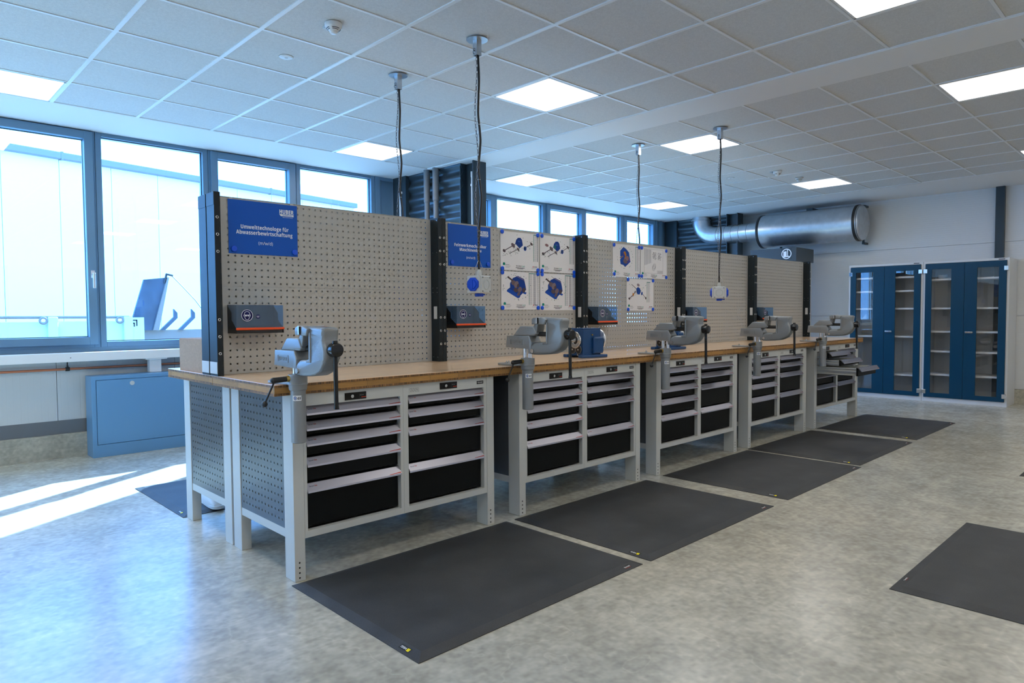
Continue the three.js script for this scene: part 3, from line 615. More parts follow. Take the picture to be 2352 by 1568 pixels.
magnet(0.078, 1.645, 'round blue magnet at the lower corner of the first sign near its post', 0.005); magnet(0.44, 1.645, 'round blue magnet at the lower corner of the first sign away from its post', 0.005);
magnet(1.645, 1.645, 'round blue magnet at the lower corner of the second sign near its post', 0.005); magnet(1.995, 1.645, 'round blue magnet at the lower corner of the second sign near the posters', 0.005);
for (const [x, cx] of [[2.142, 'at the outer edge'], [2.553, 'at the inner edge']]) for (const [y, cy] of [[1.905, 'top'], [1.622, 'bottom'], [1.592, 'top'], [1.318, 'bottom']]) magnet(x - (cx[7] === 'i' ? 0.014 : 0), y, `blue magnet ${cx}, ${cy} corner of the ${y > 1.6 ? 'upper' : 'lower'} poster beside the second sign`);
for (const [x, cx] of [[2.588, 'away from the post'], [2.985, 'beside the post']]) for (const [y, cy] of [[1.905, 'top'], [1.622, 'bottom'], [1.592, 'top'], [1.318, 'bottom']]) magnet(x, y, `blue magnet ${cx}, ${cy} corner of the ${y > 1.6 ? 'upper' : 'lower'} poster next to black post`);
for (const [x, y, t] of [[3.545, 1.895, 'top outer corner of the cutaway poster'], [3.548, 1.63, 'bottom outer corner of the cutaway poster'], [3.935, 1.895, 'top inner corner of the cutaway poster'], [3.935, 1.625, 'bottom inner corner of the cutaway poster'], [3.978, 1.895, 'top inner corner of the line drawing poster'], [3.978, 1.625, 'bottom inner corner of the line drawing poster'], [4.395, 1.888, 'top outer corner of the line drawing poster'], [4.395, 1.625, 'bottom outer corner of the line drawing poster'], [3.758, 1.585, 'top corner of the crosswise poster under the cutaway poster'], [4.165, 1.585, 'top corner of the crosswise poster under the line drawing'], [3.760, 1.305, 'bottom corner of the crosswise poster nearer the goggles box'], [4.165, 1.305, 'bottom corner of the crosswise poster nearer the black post']]) magnet(x, y, 'round blue magnet at the ' + t);

// goggles dispensers
M.goggle = print((c, w, h) => {
  c.clearRect(0, 0, w, h); c.fillStyle = '#07074f'; c.beginPath(); c.arc(256, 256, 250, 0, 7); c.fill();
  c.strokeStyle = '#dfe6f5'; c.lineWidth = 22; c.beginPath(); c.arc(256, 256, 236, 0, 7); c.stroke();
  c.lineWidth = 20; c.beginPath(); c.moveTo(140, 235); c.quadraticCurveTo(140, 95, 256, 95); c.quadraticCurveTo(372, 95, 372, 235); c.lineTo(396, 240); c.quadraticCurveTo(392, 300, 356, 320); c.quadraticCurveTo(330, 440, 256, 440); c.quadraticCurveTo(182, 440, 156, 320); c.quadraticCurveTo(120, 300, 116, 240); c.closePath(); c.stroke();
  c.fillStyle = '#dfe6f5'; c.beginPath(); c.ellipse(205, 265, 44, 36, 0, 0, 7); c.fill(); c.beginPath(); c.ellipse(307, 265, 44, 36, 0, 0, 7); c.fill(); c.fillRect(150, 228, 212, 20);
}, 512, 512, 0.35);
M.uvex = print((c, w, h) => { c.fillStyle = '#0a0a55'; c.fillRect(0, 0, w, h); c.fillStyle = '#e8ecf6'; c.font = 'bold 40px sans-serif'; c.textAlign = 'center'; c.fillText('uvex', 64, 62); c.font = 'bold 24px sans-serif'; c.fillText('safety', 64, 88); }, 128, 128, 0.4);
const gbSide = [[0, 0.155], [0.0, 0.0], [0.125, 0.0], [0.125, 0.022], [0.055, 0.072], [0.055, 0.108]];
const gbTrayG = ready([B(0, 0.262, 0, 0.155, 0, 0.004, 0.001), B(0, 0.262, 0, 0.005, 0, 0.120, 0.002), ...[0.0, 0.258].map((x) => ext(gbSide.map(([z, y]) => [z, y]), 0.004).rotateY(-Math.PI / 2).translate(x + 0.004, 0, 0)), B(0.004, 0.258, 0.0, 0.022, 0.115, 0.120)]);
const gbLidG = ready([B(0.002, 0.260, 0.026, 0.152, 0.118, 0.1205), B(0.002, 0.260, 0.1495, 0.152, 0.004, 0.12), B(0.0, 0.002, 0.026, 0.152, 0.004, 0.1205), B(0.26, 0.262, 0.026, 0.152, 0.004, 0.1205)]);
const gbBarG = ready(B(-0.003, 0.266, 0.018, 0.031, 0.116, 0.129, 0.005));
const gbSignG = ready(new THREE.CircleGeometry(0.033, 40), true), gbDotG = ready(new THREE.CircleGeometry(0.0115, 24), true);
const goggleWhere = ['under the first blue sign', 'under the hanging socket at the second sign', 'above the first gearbox', 'on the fourth tool wall behind the third vise', 'on the last tool wall behind the fourth vise'];
for (let i = 0; i < 5; i++) {
  const o = thing('goggles_dispenser', 'clear-lidded black goggles box with orange bar ' + goggleWhere[i], 'goggles box', [-0.004 + 1.5 * i + [0, 0.012, 0.052, 0.05, 0.055][i], 1.174, ZP + 0.0005], 'goggles boxes on the tool walls');
  part('tray', gbTrayG, M.black, o);
  const l = part('lid', gbLidG, M.clearLid, o); part('lip_bar', gbBarG, M.orange, l);
  const s = part('pictogram', gbSignG, M.goggle, l); s.position.set(0.058, 0.097, 0.1212);
  const u = part('maker_mark', gbDotG, M.uvex, l); u.position.set(0.118, 0.090, 0.1212);
}
// ---------- vises ----------
M.jawDark = std([0.03, 0.03, 0.03], 0.4, 0.5);
M.sticker = print((c, w, h) => { c.fillStyle = '#eef0f3'; c.fillRect(0, 0, w, h); c.strokeStyle = '#18317a'; c.lineWidth = 14; c.beginPath(); for (let i = 0; i < 9; i++) { const a = i * Math.PI / 4 + 0.39; c.lineTo(70 + 40 * Math.cos(a), 64 + 40 * Math.sin(a)); } c.stroke(); c.fillStyle = '#3a6fc0'; c.beginPath(); c.arc(70, 64, 20, 0, 7); c.fill(); c.fillStyle = '#101014'; c.font = 'italic 900 84px sans-serif'; c.fillText('GS', 120, 96, 100); }, 236, 128, 0.4);
M.orangeMark = print((c, w, h) => { c.fillStyle = '#f0662e'; c.fillRect(0, 0, w, h); c.fillStyle = '#c9401a'; for (let i = 0; i < 12; i++) c.fillRect(10 + i * 19, 22, 12, 18); }, 256, 64, 0.5);
const viseTubeG = ready([lathe([[0, 0.685], [0.031, 0.685], [0.034, 0.688], [0.034, 0.925], [0.038, 0.928], [0.041, 0.935], [0.043, 0.975], [0.0425, 0.998], [0.040, 1.001], [0, 1.001]], 32)]);
const viseBandG = ready(lathe([[0.0415, 0.952], [0.0445, 0.954], [0.0445, 0.960], [0.0415, 0.962]], 32));
const viseStickG = ready(new THREE.CylinderGeometry(0.0345, 0.0345, 0.024, 16, 1, true, Math.PI * 1.62, 1.15).translate(0, 0.893, 0), true);
const plateS = new THREE.Shape(); plateS.moveTo(-0.03, 0.0); plateS.lineTo(-0.045, 0.10); plateS.absarc(0, 0.165, 0.05, Math.PI, 0, true); plateS.lineTo(0.03, 0.0); plateS.closePath();
const vBracketG = ready([ext(plateS, 0.012, 0.003).rotateX(-Math.PI / 2).translate(0, 0.9497, -0.03), B(-0.03, 0.03, 0.95, 0.972, -0.05, -0.02, 0.004)]);
const vBoltG = [[-0.022, -0.165], [0.022, -0.19]].map(([x, z]) => ready([cyl([x, 0.961, z], [x, 0.968, z], 0.009, 0.009, 6), cyl([x, 0.967, z], [x, 0.976, z], 0.004, 0.003, 8)]));
const rodsG = ready([cyl([0, 0.99, -0.022], [0, 1.09, -0.022], 0.013, 0.013, 16), cyl([0, 0.99, 0.020], [0, 1.09, 0.020], 0.013, 0.013, 16)]);
const zy = (pts, w, bev, bs = 3) => toCreasedNormals(ext(pts.map(([z, y]) => [-z, y]), w, bev, [], bs).rotateY(Math.PI / 2).translate(-w / 2, 0, 0), 0.7);
// spline-smoothed outline
function smooth(pts, n = 6) { const c = new THREE.CatmullRomCurve3(pts.map(([a, b]) => V(a, b, 0)), true, 'catmullrom', 0.35); return c.getPoints(pts.length * n).slice(0, -1).map((p) => [p.x, p.y]); }
const guideG = ready([zy([[-0.145, 1.062], [-0.150, 1.066], [-0.140, 1.135], [0.050, 1.138], [0.075, 1.10], [0.062, 1.03], [0.048, 1.03], [0.042, 1.058]], 0.086, 0.004), zy([[-0.09, 1.137], [-0.035, 1.190], [-0.028, 1.194], [0.085, 1.194], [0.11, 1.15], [0.09, 1.137]], 0.074, 0.008)]);
const namePlateG = ready(ext(rect(-0.052, 0.052, -0.017, 0.017), 0.002, 0, [rect(-0.049, 0.049, -0.014, 0.014)]).rotateY(-Math.PI / 2).translate(-0.043, 1.098, -0.055));
const nameTextG = ready(new TextGeometry('JUNIOR', { font, size: 0.0165, depth: 0.0016, curveSegments: 3 }).translate(-0.044, -0.008, 0).rotateY(-Math.PI / 2).translate(-0.043, 1.098, -0.055));
const rearJawG = ready([zy([[0.048, 1.175], [0.075, 1.19], [0.092, 1.215], [0.088, 1.238], [0.108, 1.246], [0.128, 1.244], [0.130, 1.215], [0.118, 1.205], [0.108, 1.16], [0.09, 1.138], [0.045, 1.138]], 0.062, 0.005), zy([[0.088, 1.208], [0.088, 1.236], [0.100, 1.246], [0.128, 1.246], [0.128, 1.208]], 0.110, 0.004)]);
const frontG = ready([zy(smooth([[0.142, 1.212], [0.142, 1.244], [0.20, 1.247], [0.295, 1.243], [0.312, 1.232], [0.305, 1.19], [0.322, 1.15], [0.318, 1.105], [0.285, 1.06], [0.225, 1.034], [0.135, 1.026], [0.068, 1.026], [0.05, 1.042], [0.06, 1.075], [0.10, 1.098], [0.165, 1.101], [0.196, 1.115], [0.196, 1.165], [0.188, 1.205], [0.165, 1.214]], 4), 0.080, 0.014, 4), zy([[0.142, 1.206], [0.142, 1.246], [0.165, 1.248], [0.205, 1.236], [0.19, 1.206]], 0.110, 0.006)]);
const ribG = ready(zy([[0.165, 1.09], [0.205, 1.09], [0.205, 1.22], [0.195, 1.22], [0.192, 1.105], [0.165, 1.098]], 0.090, 0.004));
const pivotG = ready([cyl([-0.048, 1.048, 0.082], [0.048, 1.048, 0.082], 0.012, 0.012, 18)]);
const plateJawG = [ready(B(-0.060, 0.060, 1.213, 1.2465, 0.1285, 0.1325, 0.001)), ready(B(-0.060, 0.060, 1.213, 1.2465, 0.1375, 0.1415, 0.001))];
const jawInsG = [ready(B(-0.0615, 0.0615, 1.212, 1.2495, 0.1305, 0.1347)), ready(B(-0.0615, 0.0615, 1.212, 1.2495, 0.1353, 0.1395))];
const spindleG = ready(cyl([0, 1.148, 0.05], [0, 1.148, 0.2], 0.014, 0.014, 18));
const bossG = ready([lathe([[0, 0], [0.036, 0], [0.036, 0.012], [0.030, 0.020], [0.024, 0.022], [0.024, 0.034], [0.030, 0.038], [0.030, 0.075], [0.027, 0.080], [0, 0.080]], 26).rotateX(Math.PI / 2).translate(0, 1.148, 0.285)]);
const barG = ready([cyl([0, 1.178, 0.342], [0, 0.905, 0.345], 0.0095, 0.0095, 12), cyl([0, 0.898, 0.345], [0, 0.912, 0.345], 0.012, 0.010, 12), cyl([0, 1.174, 0.342], [0, 1.188, 0.342], 0.012, 0.010, 12)]);
const markG = ready(new THREE.PlaneGeometry(0.055, 0.014).rotateX(-Math.PI / 2).rotateY(Math.PI / 2).translate(0, 1.2475, 0.25), true);
const leverG = ready([cyl([-0.042, 0.982, -0.004], [-0.110, 0.977, -0.014], 0.012, 0.014, 14), new THREE.SphereGeometry(0.0142, 14, 8).translate(-0.110, 0.977, -0.014), cyl([-0.106, 0.972, -0.014], [-0.145, 0.882, -0.024], 0.0045, 0.0045, 8), new THREE.SphereGeometry(0.0135, 16, 10).translate(-0.148, 0.874, -0.025)]);
const leverRingG = ready(cyl([-0.036, 0.9825, -0.003], [-0.052, 0.981, -0.0055], 0.0145, 0.0145, 14));
const viseWhere = ['nearest the camera, lowered onto its tube', 'beside the first blue gearbox', 'in front of the second gearbox', 'on the fourth workbench', 'on the last workbench over the open drawers'];
for (let i = 0; i < 5; i++) {
  const o = thing('bench_vise', 'grey bench vise on a height-adjustable tube, ' + viseWhere[i], 'vise', [1.5 * i - 0.011, 0, 0.088], 'bench vises along the worktop edge');
  const dy = i === 0 ? -0.026 : i >= 3 ? -0.012 : 0;
  part('tube', viseTubeG, M.visePlain, o); part('band', viseBandG, M.visePlain, o); part('sticker', viseStickG, M.sticker, o);
  const br = part('clamp_bracket', vBracketG, M.visePlain, o); for (const b of vBoltG) part('bolt', b, M.steel, br);
  part('lift_rods', rodsG, M.chrome, o).position.y = dy;
  const lv = part('clamp_lever', leverG, M.black, o); part('lever_ring', leverRingG, M.brass, lv);
  const g = part('guide_body', guideG, M.vise, o); g.position.y = dy; part('name_plate', namePlateG, M.vise, g); part('raised_lettering', nameTextG, M.vise, g);
  const rj = part('rear_jaw', rearJawG, M.vise, o); rj.position.y = dy; part('jaw_plate', plateJawG[0], M.jawDark, rj); if (i !== 2) part('jaw_insert', jawInsG[0], M.alu, rj);
  const f = part('front_jaw', frontG, M.vise, o); f.position.y = dy; part('rib', ribG, M.vise, f); part('jaw_plate', plateJawG[1], M.jawDark, f); if (i !== 2) part('jaw_insert', jawInsG[1], M.alu, f); part('pivot_pin', pivotG, M.steel, f); part('orange_mark', markG, M.orangeMark, f);
  const sp = part('spindle', spindleG, M.black, o); sp.position.y = dy; part('spindle_knob', bossG, M.blackGloss, sp); part('turning_bar', barG, M.blackGloss, sp);
}

// ---------- gearboxes ----------
const gx = { // local: x along the housing, shaft points to -x, y up from the worktop
  housing: ready([B(-0.085, 0.085, 0.012, 0.205, -0.075, 0.075, 0.006)]),
  cover: ready(ext([[-0.012, 0.03], [0.075, 0.03], [0.082, 0.045], [0.082, 0.135], [0.072, 0.15], [-0.005, 0.15], [-0.012, 0.14]], 0.03, 0.010).translate(0.01, 0.0, 0.072)),
  lid: ready(B(-0.084, 0.084, 0.205, 0.213, -0.074, 0.074, 0.002)),
  foot: [-0.085, 0.085].map((z) => ready(B(-0.125, 0.125, 0, 0.022, z - 0.022, z + 0.022, 0.006))),
  ring: ready(lathe([[0.022, 0], [0.058, 0], [0.062, 0.004], [0.062, 0.016], [0.058, 0.018], [0.032, 0.018], [0.030, 0.006], [0.022, 0.006]], 36).rotateZ(Math.PI / 2).translate(-0.085, 0.128, 0)),
  seal: ready(cyl([-0.088, 0.128, 0], [-0.096, 0.128, 0], 0.030, 0.030, 26)),
  shaft: ready([cyl([-0.09, 0.128, 0], [-0.150, 0.128, 0], 0.0185, 0.0185, 24), cyl([-0.150, 0.128, 0], [-0.153, 0.128, 0], 0.0185, 0.016, 24)]),
  cap: (z) => ready([cyl([-0.084, 0.058, z], [-0.093, 0.058, z], 0.030, 0.029, 26)]),
  capRim: (z) => ready(new THREE.TorusGeometry(0.030, 0.0025, 8, 30).rotateY(Math.PI / 2).translate(-0.0915, 0.058, z)),
  capScrew: (z) => ready(cyl([-0.092, 0.058, z], [-0.097, 0.058, z], 0.007, 0.006, 14)),
  motor: ready(lathe([[0, 0], [0.035, 0], [0.04, 0.012], [0.05, 0.03], [0.078, 0.036], [0.080, 0.048], [0.074, 0.052], [0, 0.052]], 36).rotateZ(-Math.PI / 2).translate(0.083, 0.125, 0)),
  plug: ready([cyl([0.0, 0.165, 0.075], [0.0, 0.165, 0.082], 0.006, 0.005, 10)]),
  plug2: [cyl([-0.005, 0.055, 0.075], [-0.005, 0.055, 0.080], 0.006, 0.005, 10), cyl([-0.084, 0.02, 0.02], [-0.092, 0.02, 0.02], 0.006, 0.006, 10)].map((g) => ready(g)),
  bolts: ([[-0.075, -0.065], [-0.075, 0], [-0.075, 0.065], [0, -0.065], [0, 0.065], [0.075, -0.065], [0.075, 0.065], [0.075, 0]].map(([x, z]) => ready(cyl([x, 0.213, z], [x, 0.219, z], 0.006, 0.006, 6)))),
};
const capG = [-0.034, 0.030].map((z) => [gx.cap(z), gx.capRim(z), gx.capScrew(z)]);
function gearbox(x, z, turn, label) {
  const o = thing('gearbox', label, 'gearbox', [x, 0.9492, z], 'blue gearboxes on the worktop'); o.rotation.y = turn;
  const h = part('housing', gx.housing, M.gearBlue, o); part('top_plate', gx.lid, M.gearBlue, h); part('side_cover', gx.cover, M.gearBlue, h);
  for (const f of gx.foot) part('foot', f, M.gearBlue, o);
  const r = part('flange_ring', gx.ring, M.steel, o); part('seal', gx.seal, M.black, r); part('shaft', gx.shaft, M.steel, o);
  for (const [a, b, c] of capG) { const p = part('bearing_cap', a, M.black, o); part('rim', b, M.pipeGrey, p); part('screw', c, M.steel, p); }
  part('motor_flange', gx.motor, M.alu, o); part('oil_plug', gx.plug, M.brass, o); for (const g of gx.plug2) part('drain_plug', g, M.steel, o); for (const g of gx.bolts) part('lid_bolt', g, M.steel, o);
}
gearbox(2.40, -0.215, -0.16, 'blue gearbox with bare steel shaft standing beside the second vise');
gearbox(3.72, -0.36, 0.05, 'blue gearbox half hidden behind the third vise');

// ---------- hanging sockets ----------
const linkG = new THREE.TorusGeometry(0.0085, 0.0019, 5, 10).scale(0.62, 1.35, 1);
function chain(top, bottom) {
  const l = [], n = Math.round((top - bottom) / 0.0195);
  for (let k = 0; k < n; k++) { const y = top - (k + 0.5) * (top - bottom) / n; l.push(linkG.clone().rotateY((k % 2) * Math.PI / 2 + 0.5).translate(0.006 * Math.sin(k * 0.25), y, 0.006 * Math.cos(k * 0.2))); }
  return l;
}
const mountPlateG = ready(lathe([[0, 0], [0.066, 0], [0.066, 0.003], [0, 0.004]], 30).translate(0, -0.005, 0));
const mountTubeG = ready([B(-0.019, -0.016, -0.10, -0.005, -0.019, 0.019), B(0.016, 0.019, -0.10, -0.005, -0.019, 0.019), B(-0.016, 0.016, -0.10, -0.005, -0.019, -0.016), B(-0.016, 0.016, -0.10, -0.005, 0.016, 0.019)]);
const hookG = ready([new THREE.TorusGeometry(0.010, 0.002, 6, 12).translate(-0.024, -0.085, 0), new THREE.TorusGeometry(0.007, 0.002, 6, 12).translate(-0.024, -0.066, 0)]);
const chainG = ready(chain(-0.095, -1.36));
const cableG = ready(tube([[0.004, -0.06, 0], [0.010, -0.25, 0.004], [0.004, -0.45, 0], [0.016, -0.62, 0.006], [0.002, -0.80, 0], [0.020, -0.97, 0.004], [0.006, -1.15, 0], [-0.002, -1.30, 0], [0, -1.44, 0]], 0.0072, 8, 90));
const bailG = ready([...bent([[-0.035, -1.455, 0], [-0.035, -1.405, 0], [0, -1.355, 0], [0.035, -1.405, 0], [0.035, -1.455, 0]], 0.0017)]);
const glandG = ready([cyl([0, -1.46, 0], [0, -1.435, 0], 0.017, 0.017, 8), cyl([0, -1.435, 0], [0, -1.42, 0], 0.015, 0.009, 12)]);
const sockBodyG = ready([B(-0.055, 0.055, -1.57, -1.46, -0.055, 0.055, 0.010)]);
const octa = (r) => Array.from({ length: 8 }, (_, i) => [r * Math.cos(i * Math.PI / 4 + Math.PI / 8), r * Math.sin(i * Math.PI / 4 + Math.PI / 8)]);
const faceFrameG = ready(ext(rect(-0.048, 0.048, -0.053, 0.053), 0.012, 0.003).translate(0, -1.515, 0.052));
const coverBlueG = ready([ext(octa(0.045), 0.012, 0.003).translate(0, -1.515, 0.062), cyl([0, -1.515, 0.072], [0, -1.515, 0.079], 0.030, 0.028, 26), B(-0.006, 0.006, -1.545, -1.487, 0.076, 0.082, 0.002)]);
const blankG = ready([new THREE.TorusGeometry(0.031, 0.0025, 8, 32).translate(0, -1.515, 0.055)]);
const faceScrewG = [[-0.04, -1.472], [0.04, -1.472], [-0.04, -1.558], [0.04, -1.558]].map(([x, y]) => ready(cyl([x, y, 0.053], [x, y, 0.0565], 0.005, 0.005, 10)));
const flapG = ready([B(-0.024, 0.024, -1.590, -1.568, -0.018, 0.018, 0.004), B(0.015, 0.05, -1.582, -1.572, -0.012, 0.012, 0.003)]);
const tieG = ready([-0.52, -0.86, -1.18].map((y) => new THREE.TorusGeometry(0.010, 0.0012, 5, 14).rotateX(Math.PI / 2).translate(0.006, y, 0)));
for (const [x, z, turn, lab] of [[1.365, -0.215, 0.25, 'white socket cube with blue cover hanging in front of the second sign'], [1.37, -1.075, 0.3, 'hanging socket chain dropping behind the first tool wall'], [4.34, -0.215, -1.06, 'white socket cube hanging in front of the fourth tool wall'], [4.30, -1.10, 0.2, 'hanging socket chain dropping behind the posters with the line drawing']]) {
  const o = thing('hanging_socket', lab, 'hanging socket', [x, H, z], 'power sockets hanging from the ceiling');
  part('ceiling_plate', mountPlateG, M.galv, o); const mt = part('mount_tube', mountTubeG, M.galv, o); part('hook', hookG, M.pipeGrey, mt);
  const c = part('cable', cableG, M.black, o); part('cable_ties', tieG, M.plasticGrey, c);
  const ch = part('chain', chainG, M.chainSteel, o); ch.position.x = -0.012;
  const s = part('socket_cube', sockBodyG, M.plasticGrey, o); s.rotation.y = turn;
  part('wire_bail', bailG, M.steel, s); part('cable_gland', glandG, M.plasticGrey, s); part('drop_flap', flapG, M.bluePlastic, s);
  for (const q of [0, 1, 2, 3]) {
    const a = q * Math.PI / 2;
    if (q % 2) { part('socket_frame', faceFrameG, M.plasticGrey, s).rotation.y = a; part('socket_cover', coverBlueG, M.bluePlastic, s).rotation.y = a; }
    else { part('blank_ring', blankG, M.plasticGrey, s).rotation.y = a; for (const g of faceScrewG) part('corner_screw', g, M.pipeGrey, s).rotation.y = a; }
  }
}

// ---------- ceiling detectors ----------
const detG = ready(lathe([[0, -0.062], [0.018, -0.062], [0.022, -0.056], [0.024, -0.050], [0.045, -0.030], [0.050, -0.022], [0.050, -0.006], [0.046, 0], [0, 0]], 32));
const detSlotG = ready([0.0, 1, 2, 3].flatMap((k) => [[-0.0425, 0.0325, 0.0], [-0.0365, 0.0395, 0]].map(([y, r]) => new THREE.TorusGeometry(r, 0.0018, 5, 12, 1.1).rotateX(Math.PI / 2).rotateY(k * Math.PI / 2 + 0.4).translate(0, y, 0))));
const tagG = ready(B(-0.025, 0.025, -0.018, 0, -0.085, -0.055, 0.003));
for (const [x, z, lab] of [[0.605, -0.62, 'white smoke detector on the ceiling near the camera'], [-0.02, -0.57, 'white smoke detector cut by the top edge of the picture'], [6.62, -0.72, 'white smoke detector on the far ceiling, larger of two']]) {
  const o = thing('smoke_detector', lab, 'smoke detector', [x, H + 0.0065, z], 'ceiling detectors');
  part('housing', detG, M.white, o); part('slots', detSlotG, M.black, o); part('number_tag', tagG, M.plasticGrey, o);
}
{
  const o = thing('motion_sensor', 'small white dome sensor beside the farthest middle light panel', 'sensor', [7.22, H + 0.0065, -0.71]);
  part('base', lathe([[0, -0.02], [0.045, -0.02], [0.05, 0], [0, 0]], 28), M.white, o); part('dome', lathe([[0, -0.055], [0.015, -0.053], [0.030, -0.040], [0.034, -0.02], [0, -0.02]], 28), M.plasticGrey, o);
}
for (const [x, z, lab] of [[0.64, -1.30, 'flat round white ceiling disc near the first detector'], [6.58, -1.31, 'flat round white ceiling disc on the far ceiling']]) {
  const o = thing('ceiling_disc', lab, 'ceiling disc', [x, H + 0.0065, z], 'round ceiling discs');
  part('disc', lathe([[0, -0.008], [0.036, -0.008], [0.044, -0.004], [0.046, 0], [0, 0]], 30), M.white, o); part('centre', cyl([0, -0.010, 0], [0, -0.0075, 0], 0.010, 0.012, 16), M.plasticGrey, o);
}

// ---------- floor mats ----------
M.matMark = print((c, w, h) => { c.fillStyle = '#2b2c2f'; c.fillRect(0, 0, w, h); c.fillStyle = '#eceded'; c.font = 'italic bold 60px sans-serif'; c.fillText('TERA', 10, 70, 150); c.fillStyle = '#f2dd14'; c.fillRect(170, 18, 62, 64); }, 256, 96, 0.6);
M.matMark2 = print((c, w, h) => { c.fillStyle = '#2b2c2f'; c.fillRect(0, 0, w, h); c.fillStyle = '#eceded'; c.font = 'bold 58px sans-serif'; c.fillText('Garant', 8, 64, 180); c.fillStyle = '#c04030'; c.fillRect(8, 76, 180, 8); }, 200, 96, 0.6);
function mat(x0, x1, z0, z1, label, marks = [], grp = 'black rubber mats along the benches') {
  const w = x1 - x0, d = z1 - z0, h = 0.015, e = 0.045, b = 0.003;
  const o = thing('floor_mat', label, 'floor mat', [x0, 0.0004, z0], grp);
  const P = [];
  const R = [[0, 0], [w, 0], [w, d], [0, d]], I = [[e, e], [w - e, e], [w - e, d - e], [e, d - e]];
  const q = (A, Bq, C, D) => P.push(...A, ...Bq, ...C, ...A, ...C, ...D);
  for (let i = 0; i < 4; i++) { const j = (i + 1) % 4, a = R[i], c = R[j], m = I[i], n = I[j]; q([a[0], b, a[1]], [m[0], h, m[1]], [n[0], h, n[1]], [c[0], b, c[1]]); q([a[0], 0, a[1]], [a[0], b, a[1]], [c[0], b, c[1]], [c[0], 0, c[1]]); }
  q([I[0][0], h, I[0][1]], [I[3][0], h, I[3][1]], [I[2][0], h, I[2][1]], [I[1][0], h, I[1][1]]); q([0, 0, 0], [w, 0, 0], [w, 0, d], [0, 0, d]);
  const g = new THREE.BufferGeometry(); g.setAttribute('position', new THREE.BufferAttribute(new Float32Array(P), 3)); g.computeVertexNormals();
  part('rubber', g, M.rubber, o);
  const slope = Math.atan2(h - b, e), my = (h + b) / 2 + 0.0006;
  for (const k of marks) {
    if (k === 'side') { const m = part('yellow_mark', new THREE.PlaneGeometry(0.066, 0.022).rotateX(-Math.PI / 2), M.matMark, o, true); m.rotation.set(0, -Math.PI / 2, 0); const gq = new THREE.Group(); void gq; m.position.set(e / 2, my, d - 0.115); m.rotation.order = 'ZYX'; m.rotation.z = slope; }
    if (k === 'end') { const m = part('white_mark', new THREE.PlaneGeometry(0.05, 0.022).rotateX(-Math.PI / 2), M.matMark2, o, true); m.position.set(w - 0.10, my, d - e / 2); m.rotation.x = slope; }
    if (k === 'left') { const m = part('white_mark', new THREE.PlaneGeometry(0.05, 0.022).rotateX(-Math.PI / 2), M.matMark2, o, true); m.position.set(0.16, my, e / 2); m.rotation.x = -slope; }
  }
  return o;
}
mat(-0.03, 1.36, 0.025, 1.025, 'black rubber floor mat nearest the camera, at the first workbench', ['side', 'end']);
mat(1.425, 2.82, 0.03, 1.03, 'black rubber floor mat at the second workbench', ['side', 'end']);
mat(3.03, 4.40, 0.04, 1.03, 'black rubber floor mat at the third workbench', ['side', 'end']);
mat(4.46, 5.85, 0.02, 1.00, 'black rubber floor mat at the fourth workbench', ['side', 'end']);
mat(6.03, 7.46, 0.02, 0.99, 'black rubber floor mat at the workbench with open drawers', ['side', 'end']);
mat(1.90, 3.29, 2.0, 3.0, 'black rubber floor mat lying apart from the benches at the frame edge', ['left'], 'black rubber mats apart from the benches');
mat(4.93, 6.3, 1.99, 2.99, 'black rubber floor mat of which only a corner shows at the frame edge', [], 'black rubber mats apart from the benches');
mat(-0.02, 1.37, -2.50, -1.475, 'black rubber floor mat on the window side, partly in sunlight', ['side'], 'black rubber mats on the window side');

